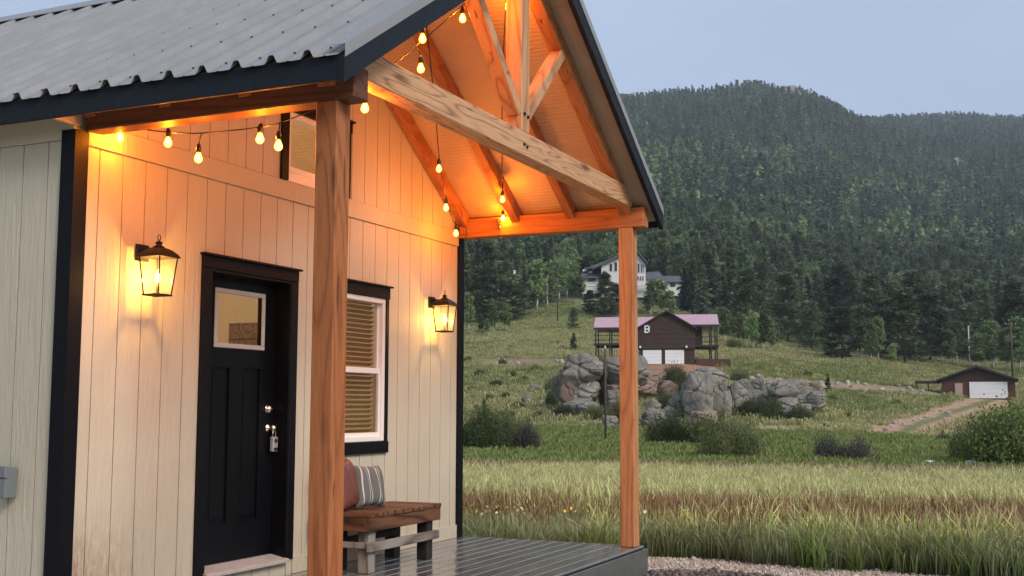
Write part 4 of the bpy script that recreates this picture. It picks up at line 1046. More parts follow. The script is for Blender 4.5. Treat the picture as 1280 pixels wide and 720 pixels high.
BIGLEAF = [bush_mesh('foliage', M['bushgreen'], 97, 130, 150, .05, 0), bush_mesh('foliage', M['bushgreen'], 98, 130, 150, .05, 0)]
BUSH = {c: [bush_mesh('foliage', M[c], 90+k, 70, 95, .085 if c != 'bushgrey' else .07) for k in range(2)] for c in ('bushdark', 'bushgrey', 'bushgreen')}
BIGDARK = [bush_mesh('foliage', M['bushdark'], 99+q, 120, 130, .052) for q in range(2)]
STEM = stem_mesh('stems', 3)
def bush(u, vb, wpx, hpx, kind, label, group=None, k=0, name='willow_bush'):
    p = ground_at(u, vb); s = 1/ppm(p); o = empty(name, p+Vector((0, 0, -.05)), label, 'bush', group, random.uniform(0, 6.28))
    o.scale = (wpx*s/2*1.08, wpx*s/2*1.08, hpx*s*1.5); link('foliage', (BUSH[kind] if wpx < 55 else BIGLEAF if kind == 'bushgreen' else BIGDARK)[k % 2], o); link('stems', STEM, o); return o
bush(600, 566, 62, 40, 'bushgreen', 'green willow bush beside the cabin corner, left end of the row', 'willow bushes by the valley road', 0)
bush(632, 566, 64, 38, 'bushdark', 'dark green willow bush in the middle of the row by the cabin', None, 1)
bush(660, 567, 36, 32, 'bushgrey', 'grey twiggy willow bush at the right end of the row by the cabin', None, 0)
bush(838, 561, 72, 34, 'bushdark', 'dark willow bush just right of the far porch post', None, 1)
bush(880, 562, 34, 32, 'bushgreen', 'yellow-green shrub squeezed between the two dark willow bushes', None, 0)
bush(912, 580, 96, 46, 'bushdark', 'rounded dark willow bush at the edge of the tall grass', None, 0)
bush(1037, 582, 44, 30, 'bushgrey', 'grey twiggy bush left of the dirt drive', None, 1)
bush(1072, 583, 46, 28, 'bushgrey', 'grey twiggy bush just below the mouth of the dirt drive', None, 0)
bush(1264, 590, 126, 62, 'bushgreen', 'large leafy green willow at the right edge of the meadow', None, 1)
bush(1214, 584, 60, 42, 'bushdark', 'dark willow clump on the left side of the large leafy willow', None, 0)
bush(1180, 556, 26, 12, 'bushdark', 'low dark shrub inside the bend of the drive', None, 0, 'shrub')
bush(918, 436, 24, 10, 'bushdark', 'low dark shrub right of the brown house porch', None, 0, 'shrub')
for k, (u, v, w_, h_) in enumerate(((758, 512, 26, 30), (770, 530, 26, 22), (745, 524, 34, 14), (690, 508, 20, 16), (705, 522, 30, 12), (840, 500, 36, 30), (832, 515, 28, 20), (850, 520, 30, 16), (905, 522, 34, 14), (935, 520, 44, 16), (965, 524, 34, 20), (1000, 526, 40, 14), (1020, 514, 22, 10), (950, 500, 18, 14), (845, 480, 30, 18), (820, 492, 24, 16), (925, 476, 30, 10), (690, 490, 24, 14), (752, 495, 18, 40), (895, 528, 24, 12), (648, 510, 18, 6), (620, 482, 20, 6), (640, 470, 18, 5), (600, 470, 20, 6), (632, 498, 16, 6), (612, 500, 18, 6)) + tuple((fu, fv, 14, 5) for fu, fv in ((590, 488), (596, 512), (655, 476), (668, 462), (585, 452), (628, 455), (640, 520), (672, 520), (720, 470), (1040, 500), (1010, 470), (1060, 522), (1080, 500), (1120, 505), (1030, 535)))):
    near_rock = k < 20
    bush(u, v, w_, h_, 'bushdark', 'low dark shrub growing among the boulders' if near_rock else 'tiny dark shrub dotted on the open grassy slope', 'shrubs among the boulders' if near_rock else 'tiny shrubs on the open slope', k, 'shrub')

# ------------------------------------------------------------------ boulders
def mat_rock(name, a, b, stain):
    mt, n, p, o = new_mat(name); v = mapping(n, coord='Object'); f = noise(n, v, .55, 8, .68); g = noise(n, v, 3.5, 6, .7)
    c = ramp(n, f, [(.32, a), (.62, b)]); c = mixc(n, mrange(n, g, .5, .68, 0, .55), c, stain)
    hs = N(n, 'ShaderNodeHueSaturation'); n.links.new(c, hs.inputs['Color']); n.links.new(mrange(n, orand(n), 0, 1, .8, 1.15), hs.inputs['Value'])
    vr = N(n, 'ShaderNodeTexVoronoi', feature='DISTANCE_TO_EDGE'); vr.inputs['Scale'].default_value = .62
    wq = N(n, 'ShaderNodeMix', data_type='VECTOR'); wq.inputs[0].default_value = .16; nq = N(n, 'ShaderNodeTexNoise'); nq.inputs['Scale'].default_value = 2.5; nq.inputs['Detail'].default_value = 4
    mq = mapping(n, (.8, .8, 1.5)); n.links.new(mq, nq.inputs['Vector']); n.links.new(mq, wq.inputs[4]); n.links.new(nq.outputs['Color'], wq.inputs[5]); n.links.new(wq.outputs[1], vr.inputs['Vector'])
    ck = mth(n, 'MULTIPLY', mrange(n, vr.outputs['Distance'], 0, .022, .8, 0), mrange(n, noise(n, mapping(n), .9, 2), .45, .6, 0, 1))
    cc = mixc(n, ck, hs.outputs[0], (.05, .045, .04))
    n.links.new(cc, p.inputs['Base Color']); p.inputs['Roughness'].default_value = .92; p.inputs['Specular IOR Level'].default_value = .15
    n.links.new(bump(n, mth(n, 'ADD', f, mth(n, 'SUBTRACT', mth(n, 'MULTIPLY', g, .5), ck)), .7, .16), p.inputs['Normal']); return mt
M['granite'] = mat_rock('grey_granite', (.125, .115, .10), (.28, .26, .225), (.075, .07, .06))
M['redrock'] = mat_rock('reddish_granite', (.19, .13, .10), (.33, .24, .19), (.13, .11, .10))
def rock_mesh(name, mat, seed, sub=5, planes=15, rough=.085, soft=55, joints=5):
    """blocky rounded boulder, unit radius: soft-clipped by random joint planes"""
    bm = bmesh.new(); bmesh.ops.create_icosphere(bm, subdivisions=sub, radius=1); r = np.random.default_rng(seed)
    V = np.array([v.co[:] for v in bm.verts]); nrm = r.normal(size=(planes, 3)); nrm /= np.linalg.norm(nrm, axis=1)[:, None]; d = r.uniform(.72, 1.02, planes)
    box = np.array([[1, 0, 0], [-1, 0, 0], [0, 1, 0], [0, -1, 0], [0, 0, 1], [0, 0, -1.]]); nrm = np.vstack([nrm, box + r.normal(0, .12, box.shape)]); d = np.append(d, r.uniform(.8, .95, 6))
    k = np.maximum(V @ nrm.T, 1e-3)/d[None]; rad = 1/(k**soft).sum(1)**(1/soft)
    q = V*rad[:, None]; nz = fbm(q[:, 0]+seed*3.1+q[:, 2]*.7, q[:, 1]+q[:, 2]*1.3, 1.6, 4, seed)
    q *= (1+rough*2.4*nz)[:, None]
    for jn in range(joints):                                   # weathered joints cut into the block
        a = r.normal(size=3)*np.array([.5, .5, .25]) + (np.array([0, 0, 1.]) if jn % 2 == 0 else np.array([1., 0, 0])); a /= np.linalg.norm(a); off = r.uniform(-.55, .55)
        dd = q @ a - off + .07*fbm(q[:, 0]*3+seed, q[:, 1]*3+q[:, 2]*2, 1.0, 3, seed+jn)
        q *= (1-.13*np.exp(-(dd/.035)**2))[:, None]; q += a[None]*(np.sign(dd)*r.uniform(0, .03))[:, None]
    for v, c in zip(bm.verts, q): v.co = c
    me = bpy.data.meshes.new(name); bm.to_mesh(me); bm.free(); me.materials.append(mat)
    me.polygons.foreach_set('use_smooth', [True]*len(me.polygons)); return me
ROCK = [rock_mesh('boulder', M['granite'], 200+k) for k in range(7)]; RED = [rock_mesh('boulder', M['redrock'], 220+k) for k in range(2)]
M['palestone'] = mat_rock('pale_field_stone', (.28, .25, .21), (.50, .46, .40), (.22, .19, .16))
SROCK = [rock_mesh('rock', M['palestone'], 230+k, 2, 8, joints=0) for k in range(3)] + [rock_mesh('rock', M['redrock'], 240, 2, 8, joints=0)]
def boulder(u0, u1, v0, v1, label, kind=0, back=0.0, rx=0, k=None, depth=.8, vbase=None):
    """a boulder that fills about u0..u1, v0..v1; it stands where the ground shows at its base row"""
    p = ground_at((u0+u1)/2, vbase if vbase else v1); t = (np.array(p)-CAM).dot(FW) + back; d = ray((u0+u1)/2, (v0+v1)/2); c = CAM + d*t
    w_ = (u1-u0)*t/FPX/2; h_ = (v1-v0)*t/FPX/2
    meshes = (ROCK, RED)[kind]; o = link('boulder', meshes[(k if k is not None else random.randrange(99)) % len(meshes)], None, tuple(c), (rx, 0, YAW-math.pi/2 + random.choice((0, math.pi))+random.uniform(-.2, .2)))
    o.scale = (w_*1.2, w_*depth*1.2, h_*1.25)
    tag(o, label, 'boulder'); return o
boulder(702, 751, 447, 482, 'huge cracked grey boulder, upper block of the left outcrop', 0, 0, k=0, vbase=514, depth=.9)
boulder(700, 722, 462, 506, 'tall reddish-sided block at the left side of the left outcrop', 1, -.6, k=0, vbase=514)
boulder(714, 747, 477, 507, 'square grey block below the huge cracked boulder', 0, -.4, k=2, vbase=514)
boulder(704, 746, 500, 519, 'low base stone under the left outcrop', 0, -1.0, k=3, vbase=517)
boulder(759, 808, 446, 482, 'rounded boulder behind the far porch post, top of its pile', 0, 0, k=4, vbase=515)
boulder(757, 800, 478, 496, 'flat reddish slab halfway down the pile behind the far post', 1, 0, k=1, vbase=515)
boulder(760, 790, 490, 514, 'grey block at the foot of the pile behind the far post', 0, 0, k=5, vbase=518)
boulder(752, 772, 520, 538, 'rounded stone beside the foot of the thin utility pole', 0, 0, k=6)
boulder(798, 826, 465, 492, 'rust-brown boulder just right of the far post', 1, 0, k=0, vbase=500)
boulder(820, 834, 464, 478, 'small rust-brown boulder below the garage doors', 1, 0, k=1, vbase=485)
boulder(808, 826, 500, 522, 'egg-shaped boulder balanced right of the far post', 0, 0, k=3, vbase=532)
boulder(802, 830, 512, 538, 'leaning slab at the foot of the egg-shaped boulder', 0, 0, k=4, rx=.3)
boulder(855, 888, 470, 527, 'tallest pointed boulder of the middle outcrop, left half', 0, 0, k=5, depth=1.0)
boulder(876, 900, 474, 526, 'right half of the tallest boulder, split by a dark crack', 0, .6, k=2, depth=1.0)
boulder(862, 906, 460, 480, 'wide flat-topped boulder behind the tallest pointed one', 0, 4, k=1, vbase=524)
boulder(893, 908, 475, 493, 'small cube of rock at the right shoulder of the tallest boulder', 0, 2, k=6, vbase=522)
boulder(866, 896, 514, 534, 'brown base stone under the tallest pointed boulder', 1, -1.2, k=0)
boulder(908, 934, 480, 512, 'notched boulder right of the tallest one', 0, 1, k=3, vbase=520)
boulder(907, 921, 500, 518, 'low rounded stone at the foot of the notched boulder', 0, 0, k=4)
boulder(930, 958, 490, 514, 'dark mossy slab between the notched boulder and the tilted one', 0, 1.5, k=5, vbase=518)
boulder(949, 966, 476, 498, 'round boulder above the dark mossy slab', 0, 3, k=6, vbase=518)
boulder(963, 995, 478, 504, 'big tilted boulder of the right outcrop', 0, .5, k=0, rx=.35, vbase=520)
boulder(968, 995, 498, 518, 'block wedged under the big tilted boulder', 0, 0, k=2, vbase=522)
boulder(978, 996, 510, 524, 'small foot stone of the right outcrop', 0, -.6, k=3)
boulder(976, 1014, 474, 500, 'long layered boulder at the top of the right outcrop', 0, 3, k=1, vbase=518)
boulder(994, 1018, 494, 510, 'square block under the long layered boulder', 0, 2, k=5, vbase=518)
boulder(996, 1014, 505, 520, 'pale low stone at the right end of the outcrop', 0, 0, k=6)
boulder(652, 665, 494, 504, 'pale rounded rock alone on the grass left of the outcrops', 0, 0, k=4)
boulder(664, 674, 481, 488, 'smaller pale rock uphill from the lone rounded rock', 0, 0, k=5)
boulder(689, 698, 510, 521, 'upright pale stone left of the left outcrop', 0, 0, k=6)
boulder(842, 856, 522, 533, 'half-buried pale stone behind the dark willow bush', 0, 0, k=3)
for (u0, u1, v0, v1, kd, lb) in ((745, 762, 470, 500, 0, 'shadowed block between the left outcrop and the pile behind the far post'), (822, 846, 476, 500, 1, 'brown boulder sunk in the brush below the garage doors'), (836, 858, 494, 520, 0, 'grey block left of the tallest pointed boulder'), (896, 914, 490, 520, 0, 'narrow block between the tallest boulder and the notched one'), (918, 940, 474, 496, 0, 'squat boulder behind the notched boulder'), (938, 956, 474, 492, 0, 'small block behind the dark mossy slab'), (690, 706, 470, 500, 0, 'narrow slab leaning on the left side of the left outcrop'), (1010, 1030, 490, 506, 0, 'last low boulder at the right end of the outcrop'), (826, 846, 508, 528, 0, 'slab half buried left of the tallest boulder'), (1012, 1026, 478, 490, 1, 'small reddish boulder behind the right end of the outcrop')):
    boulder(u0, u1, v0, v1, lb, kd, 1.0, vbase=min(v1+14, 526))
def small_rock(u, v, px, label, group, k, nm='rock', cat='rock'):
    p = ground_at(u, v); s = px/ppm(p)/2; o = link(nm, SROCK[k % 4], None, p+Vector((0, 0, s*.3)), (0, 0, random.uniform(0, 6.28)), (s*random.uniform(.8, 1.3), s, s*random.uniform(.6, 1.1))); tag(o, label, cat, group)
rr_ = random.Random(4)
for k in range(26):
    t = k/25; small_rock(1076+t*108+rr_.uniform(-3, 3), 549-t*33+rr_.uniform(-5, 3), rr_.uniform(4, 8), 'rough stone in the line along the uphill side of the drive', 'stones lining the drive', k)
for k in range(22): small_rock(rr_.gauss(968, 18), rr_.gauss(541, 6), rr_.uniform(3, 6.5), 'loose stone in the rubble below the right outcrop', 'rubble below the right outcrop', k)
for k in range(20): small_rock(rr_.gauss(665, 20), rr_.gauss(512, 9), rr_.uniform(2, 5), 'loose stone scattered on the slope left of the outcrops', 'stones left of the outcrops', k)
for k in range(40):
    t = k/39; small_rock(905+t*270+rr_.uniform(-4, 4), 474+t*17+rr_.uniform(-5, 4), rr_.uniform(3.5, 9)*(1.2-.5*t), 'stone in the tumbled rock bank across the slope', 'tumbled rock bank across the slope', k)
for k in range(14): small_rock(rr_.uniform(612, 735), 450+rr_.uniform(-2, 6), rr_.uniform(3, 6.5), 'stone in the cut bank left of the brown house', 'stones in the cut bank', k)
for u0, u1, v0, v1, lb in ((964, 1006, 106, 124, 'bare rock dome on the mountain top'), (938, 952, 188, 198, 'pale rock outcrop high on the wooded slope'), (950, 962, 190, 200, 'second pale outcrop beside the first on the wooded slope'), (1184, 1206, 195, 214, 'broad pale cliff at the right on the mountainside'), (1164, 1178, 206, 218, 'small pale cliff left of the broad one'), (796, 812, 152, 164, 'faint rock patch near the ridge beside the roof edge')):
    p = ground_at((u0+u1)/2, v1-2); s = 1/ppm(p); o = link('rock_outcrop', ROCK[random.randrange(7)], None, p, (0, 0, random.uniform(0, 6))); o.scale = ((u1-u0)*s*.55, (u1-u0)*s*.5, (v1-v0)*s*.9); tag(o, lb, 'rock outcrop')

# ------------------------------------------------------------------ far buildings
def facing(p, extra=0): return math.atan2(p[1]-CAM[1], p[0]-CAM[0]) - math.pi/2 + extra       # local x runs to the right of the picture, local y away
M['brownlog'] = mat_plain('dark_brown_siding', (.045, .022, .017), .75, var=.25, scale=1.5, bmp=.2)
M['darkroof'] = mat_plain('dark_roof_edge', (.025, .022, .022), .7, var=.2, scale=2)
M['pinkroof'] = mat_plain('faded_pink_metal', (.50, .30, .35), .45, var=.08, scale=.8, bmp=.02)
M['whitedoor'] = mat_plain('white_door', (.78, .79, .80), .5, var=.04, scale=1, bmp=0)
M['stucco'] = mat_plain('white_stucco', (.64, .63, .60), .8, var=.06, scale=.6, bmp=.1)
M['slate'] = mat_plain('grey_shingle', (.085, .09, .10), .75, var=.2, scale=1.2, bmp=.3)
M['darkpane'] = mat_plain('dark_window_glass', (.02, .024, .03), .12, var=.1, bmp=0)
M['greywood'] = mat_plain('grey_fence_wood', (.22, .20, .17), .85, var=.25, scale=3)
M['redwood'] = mat_plain('red_brown_boards', (.085, .03, .022), .75, var=.25, scale=2, bmp=.2)
M['tan'] = mat_plain('tan_door', (.42, .33, .25), .6, var=.06)
M['stone'] = mat_plain('brown_stone', (.17, .13, .105), .9, var=.4, scale=3, bmp=.5)
def gable(mb, x0, x1, y0, y1, z0, zr_): return mb.prism([(x0, z0), (x1, z0), ((x0+x1)/2, zr_)], 'y', y1, y0)
# brown house (10 px per metre): two pink-roofed wings either side of a dark gable over two white garage doors
p = ground_at(833, 455.5); s = 1/ppm(p); hb = empty('brown_house', p, 'dark brown house with pinkish metal roof and two white garage doors', 'house', rz=facing(p))
X = lambda u: (u-833)*s
Zv = lambda v: (455.5-v)*s
gx0, gx1 = X(798), X(869); ze, za = Zv(411), Zv(390)
MB().box(gx0, gx1, 0, 7.5, Zv(436), ze).build('wall', M['brownlog'], hb)
gable(MB(), gx0, gx1, .0, 7.5, ze, za).build('gable_wall', M['brownlog'], hb)
MB().box(gx0+.1, gx1-.1, .25, 7.4, -.8, Zv(436)-.001).build('lower_wall', M['brownlog'], hb)
for zz in (Zv(430), Zv(424), Zv(418), Zv(411.5)): MB().box(gx0, gx1, -.03, -.001, zz, zz+.06).build('siding_strip', M['darkroof'], hb)
for a, b in ((804, 827), (831.5, 855)):
    dd = MB().box(X(a), X(b), .16, .249, .05, Zv(437.5)).build('garage_door', M['whitedoor'], hb)
    for q in range(1, 4): MB().box(X(a)+.02, X(b)-.02, .148, .1595, .05+q*(Zv(437.5)-.05)/4-.02, .05+q*(Zv(437.5)-.05)/4+.02).build('panel_joint', M['stucco'], dd)
mid = (gx0+gx1)/2
for sg in (-1, 1):
    xe = mid + sg*(gx1-gx0)/2*1.08; zq = za-(za-ze)*1.08; P = [(mid, za+.02), (xe, zq+.02), (xe, zq+.22), (mid, za+.22)]
    MB().prism(P if sg < 0 else P[::-1], 'y', -.45, 7.6).build('gable_roof', M['darkroof'], hb)
for side, (u0, u1, vt, vb_, vd) in (('l', (742, 797, 397.5, 410, 428.5)), ('r', (872, 898.5, 394.5, 407, 431))):
    x0, x1 = X(u0), X(u1)
    P = [(.8, Zv(vb_)), (4.2, Zv(vt)+.9), (4.2, Zv(vt)+1.02), (.8, Zv(vb_)+.12)]
    xa, xb = (x0, mid) if side == 'l' else (mid, x1)
    wr = MB(); wr.prism([(.3, Zv(vb_)), (4.4, Zv(vt)+.35), (4.4, Zv(vt)+.47), (.3, Zv(vb_)+.14)], 'x', xa, xb); wr.prism([(8.5, Zv(vb_)), (8.5, Zv(vb_)+.14), (4.4, Zv(vt)+.47), (4.4, Zv(vt)+.35)], 'x', xa, xb)
    wr.build('wing_roof', M['pinkroof'], hb)
    MB().box(xa, xb, .27, .299, Zv(vb_)-.16, Zv(vb_)+.12).build('eave_board', M['darkroof'], hb)
    MB().box(min(x0, x1) if side == 'l' else gx1, gx0 if side == 'l' else x1, .6, 8.0, Zv(vd)-.25, Zv(vd)).build('porch_floor', M['darkroof'], hb)
    for xx in ((x0+.25, x0+2.0, x0+3.8) if side == 'l' else (x1-.25, x1-.95)):
        MB().box(xx-.08, xx+.08, .62, .78, -1.2, Zv(vb_)-.01).build('porch_post', M['darkroof'], hb)
        MB().box(xx-.08, xx+.08, 6.2, 6.36, -1.2, Zv(vb_)-.01).build('porch_post', M['darkroof'], hb)
    for zz in (.35, .95): MB().box(min(x0, gx1) if side == 'l' else gx1, gx0 if side == 'l' else x1, .66, .74, Zv(vd)+zz, Zv(vd)+zz+.08).build('railing', M['darkroof'], hb)
    MB().box(gx0-1.0 if side == 'l' else gx1, gx0 if side == 'l' else gx1+.9, 1.5, 7.4, Zv(vd), Zv(vb_)).build('wing_wall', M['brownlog'], hb)
MB().box(X(742), X(800), -.3, .2, -.6, Zv(445)).build('terrace_wall', mat_plain('red_earth_bank', (.30, .16, .11), .95, var=.25, scale=1), hb)
MB().box(X(870), X(912), .2, .5, Zv(462), Zv(449)).build('board_fence', M['redwood'], hb)
bmk = MB(); bx0, bx1, bz0, bz1 = X(806), X(812.6), Zv(416.2), Zv(406.4); th_ = .17     # the white letter on the gable
bmk.box(bx0, bx0+th_, -.09, -.035, bz0, bz1).box(bx1-th_, bx1, -.09, -.035, bz0+.12, bz1-.12)
for zz in (bz0, (bz0+bz1)/2-th_/2, bz1-th_): bmk.box(bx0+th_+.001, bx1-th_-.001, -.09, -.035, zz, zz+th_)
tag(bmk.build('wall_letter', M['whitedoor'], hb), kind=None)
for u in (800.5, 858): MB().lathe([(.05, -.15), (.13, -.1), (.13, .1), (.05, .15)], (X(u), -.12, Zv(434)), 8).build('porch_lamp', M['whitedoor'], hb)
# white house (5.4 px per metre)
p = ground_at(775, 372); s = 1/ppm(p); hw = empty('white_house', p, 'large white stucco house with grey shingle roofs up the slope', 'house', rz=facing(p))
X = lambda u: (u-775)*s
Zv = lambda v: (372-v)*s
def wbox(name, u0, u1, v0, v1, y0, y1, mat): return MB().box(X(u0), X(u1), y0, y1, Zv(v1), Zv(v0)).build(name, mat, hw)
def sroof(u0, u1, vt, vb_, y0, depth, inset=(0, 0)):
    """shed-hip front slope with thickness"""
    mb = MB(); a, b, t = Zv(vb_), Zv(vt), .18
    V = [(X(u0), y0, a), (X(u1), y0, a), (X(u1)-inset[1]*s, y0+depth, b), (X(u0)+inset[0]*s, y0+depth, b)]
    i = len(mb.v); mb.v += V+[(q[0], q[1], q[2]-t) for q in V]; mb.quadfaces(i, [(0, 1, 2, 3), (7, 6, 5, 4), (0, 4, 5, 1), (1, 5, 6, 2), (2, 6, 7, 3), (3, 7, 4, 0)]); return mb.build('roof', M['slate'], hw)
wbox('main_wall', 752, 807, 330, 372, 0, 9, M['stucco']).data
MB().prism([(X(752), Zv(330)), (X(807), Zv(330)), (X(794), Zv(314)), (X(783), Zv(317))], 'y', 9, .0).build('gable_wall', M['stucco'], hw)
for (ua, va, ub, vb_) in ((740, 337, 794.5, 312.5), (794.5, 312.5, 809.5, 331)):
    P = [(X(ua), Zv(va)), (X(ub), Zv(vb_)), (X(ub), Zv(vb_)+.45), (X(ua), Zv(va)+.45)]
    MB().prism(P, 'y', 9.5, -.9).build('roof', M['slate'], hw)
MB().box(X(733), X(740), 2, 9, Zv(333.5), Zv(332.5)).build('eave_board', M['slate'], hw)
mb = MB(); i = 0   # broad left slope of the main roof seen from the front
V4 = [(X(732), 1.5, Zv(334)), (X(760), 1.2, Zv(327)), (X(795), 8.0, Zv(311)), (X(770), 9.5, Zv(314))]; mb.v += V4+[(q[0], q[1], q[2]-.3) for q in V4]
mb.quadfaces(0, [(0, 1, 2, 3), (7, 6, 5, 4), (0, 4, 5, 1), (1, 5, 6, 2), (2, 6, 7, 3), (3, 7, 4, 0)]); mb.build('roof', M['slate'], hw)
wbox('left_wing_wall', 727, 753, 345, 366, 1.5, 8, M['stucco']); rf = sroof(724, 754, 331, 346, .6, 4.5, (6, 2))
for u, v in ((735.5, 338), (728, 336)): MB().box(X(u), X(u)+.9, 2.6, 3.5, Zv(v)-.15, Zv(v)+.25).build('skylight', M['whitedoor'], hw)
wbox('middle_wing_wall', 806, 829, 347.5, 369, 1.0, 8, M['stucco']); sroof(805, 831, 337, 348.5, .3, 4.5, (0, 6))
wbox('right_wing_wall', 828, 853.5, 350.5, 369, 2.2, 9, M['stucco']); sroof(827, 855.5, 341.5, 351.5, 1.6, 4.5, (0, 5))
for u0, u1, v0, v1 in ((762, 766, 329, 339), (768, 772, 327, 339), (797, 800, 329, 341), (801, 803.5, 330, 341), (804, 805.8, 331, 341), (796.5, 799, 345, 351), (799.8, 802, 345, 351), (802.8, 805, 345, 351)):
    ww = MB().box(X(u0), X(u1), -.1, -.001, Zv(v1), Zv(v0)).build('window', M['stucco'], hw); MB().box(X(u0)+.09, X(u1)-.09, -.13, -.101, Zv(v1)+.09, Zv(v0)-.09).build('pane', M['darkpane'], ww)
for u0, u1, v0, v1, yy in ((735, 744.5, 346.5, 352.5, 1.4), (838, 844, 352, 357.5, 2.1)):
    ww = MB().box(X(u0), X(u1), yy, yy+.099, Zv(v1), Zv(v0)).build('window', M['darkroof'], hw); MB().box(X(u0)+.12, X(u1)-.12, yy-.03, yy-.001, Zv(v1)+.12, Zv(v0)-.12).build('pane', M['darkpane'], ww)
MB().box(X(735), X(830), -1.8, -.9, Zv(358.5), Zv(357.5)).build('balcony_floor', M['stucco'], hw)
MB().box(X(735), X(830), -1.8, -1.7, Zv(354), Zv(353.2)).build('balcony_rail', M['stucco'], hw)
for u in range(735, 831, 5): MB().box(X(u)-.06, X(u)+.06, -1.79, -1.71, Zv(357.5), Zv(354)).build('baluster', M['stucco'], hw)
# brown garage
p = ground_at(1223, 498.5); s = 1/ppm(p); hg = empty('brown_garage', p, 'red-brown garage with wide white door at the top of the drive', 'garage', rz=facing(p))
X = lambda u: (u-1223)*s
Zv = lambda v: (498.5-v)*s
MB().box(X(1180), X(1266), 0, 8, -.6, Zv(475)).build('wall', M['redwood'], hg)
MB().prism([(X(1180), Zv(475)), (X(1266), Zv(475)), (X(1222), Zv(460.5))], 'y', 8, 0).build('gable_wall', M['brownlog'], hg)
for ua, va in ((1174, 477), (1270, 476.5)):
    P = [(X(1222), Zv(459.5)), (X(ua), Zv(va)), (X(ua), Zv(va)+.25), (X(1222), Zv(459.5)+.25)]
    MB().prism(P if ua < 1222 else P[::-1], 'y', -.6, 8.4).build('roof', M['darkroof'], hg)
MB().box(X(1180), X(1266), -.06, -.001, Zv(475.5), Zv(474.2)).build('belt_board', M['darkroof'], hg)
dd = MB().box(X(1213), X(1257), -.09, -.001, .06, Zv(477.5)).build('garage_door', M['whitedoor'], hg)
for q in range(1, 4): MB().box(X(1213)+.03, X(1257)-.03, -.10, -.0905, .06+q*.6-.015, .06+q*.6+.015).build('panel_joint', M['stucco'], dd)
MB().box(X(1196), X(1205), -.08, -.001, .04, Zv(479)).build('side_door', M['tan'], hg)
MB().box(X(1148), X(1178), 1, 4.5, Zv(478.5), Zv(475.5)).build('lean_to_roof', M['darkroof'], hg)
for u in (1150, 1164): MB().box(X(u)-.07, X(u)+.07, 1.1, 1.25, -.5, Zv(478.6)).build('lean_to_post', M['redwood'], hg)
# utility poles
def pole(u, vb_, vt, label, arm=True, r=.14, can=False, mat='bark'):
    p = ground_at(u, vb_); H = (vb_-vt)/ppm(p); o = empty('utility_pole', p, label, 'utility pole')
    MB().tube([(0, 0, -.3), (0, 0, H*.5), (0, 0, H)], [r, r*.9, r*.75], 10).build('pole', M[mat], o)
    if arm: MB().bar((-.9*math.sin(YAW), .9*math.cos(YAW), H-.5), (.9*math.sin(YAW), -.9*math.cos(YAW), H-.5), .1, .12).build('crossarm', M[mat], o)
    for q in (-.8, .8) if arm else (0,): MB().lathe([(.05, 0), (.06, .1), (.03, .18)], (q*math.sin(YAW), -q*math.cos(YAW), H-.44 if arm else H), 8).build('insulator', M['stucco'], o)
    if can: MB().lathe([(.22, 0), (.25, .05), (.25, .75), (.18, .82)], (.3*math.sin(YAW), -.3*math.cos(YAW), H*.74), 12).build('transformer', M['whitedoor'], o)
    return o
pole(757, 558, 436, 'thin dark utility pole in front of the boulders beside the far post', False, .075)
pole(641, 392, 325, 'utility pole with white transformer among the left trees', False, .15, True)
pole(697, 404, 348, 'bare utility pole on the grass left of the white house', False, .13, False)
pole(1212, 456, 408, 'pale utility pole behind the brown garage', False, .16, False, 'whitebark')
pole(1266, 474, 402, 'dark utility pole with crossarm at the right end of the garage', True, .17)
# dead leaning trunk and rail fences
p = ground_at(684, 386); o = tag(trunk_mesh('dead_tree', 8, .14, M['whitebark'], 5, 5, .02, limb_from=.35) and link('dead_tree', trunk_mesh('dead_tree', 8, .14, M['whitebark'], 5, 5, .02, limb_from=.35), None, p, (RAD(4), RAD(-14), .4)), 'pale dead tree leaning left among the green aspens', 'dead tree')
def fence(pts, label, hgt_=1.2, gap=3.0):
    Q = [ground_at(u, v) for u, v in pts]; o = empty('rail_fence', Q[0], label, 'fence'); b = Q[0]; posts = []
    for a, c in zip(Q[:-1], Q[1:]):
        n_ = max(1, int((c-a).length/gap))
        for k in range(n_): q = a.lerp(c, k/n_); q.z = float(hgt(q.x, q.y)); posts.append(q)
    posts.append(Q[-1])
    for q in posts: MB().box(-.07, .07, -.07, .07, -.2, hgt_).build('post', M['greywood'], o, loc=q-b)
    for q, r in zip(posts[:-1], posts[1:]):
        for h_ in (.55, 1.05): MB().bar(q-b+Vector((0, 0, h_)), r-b+Vector((0, 0, h_)), .06, .1).build('rail', M['greywood'], o)
fence([(996, 444), (1040, 449), (1085, 453)], 'grey rail fence along the foot of the dark pines')
o = empty('plank', ground_at(1188, 590), 'weathered plank lying beyond the tall grass near the large willow', 'plank', rz=YAW-math.pi/2)
MB().box(-.9, .9, -.12, .12, .28, .36).build('board', M['greywood'], o); 
for sx in (-.85, .85): MB().box(sx-.12, sx+.12, -.14, .14, .0, .45).build('end_block', M['whitedoor'], o)

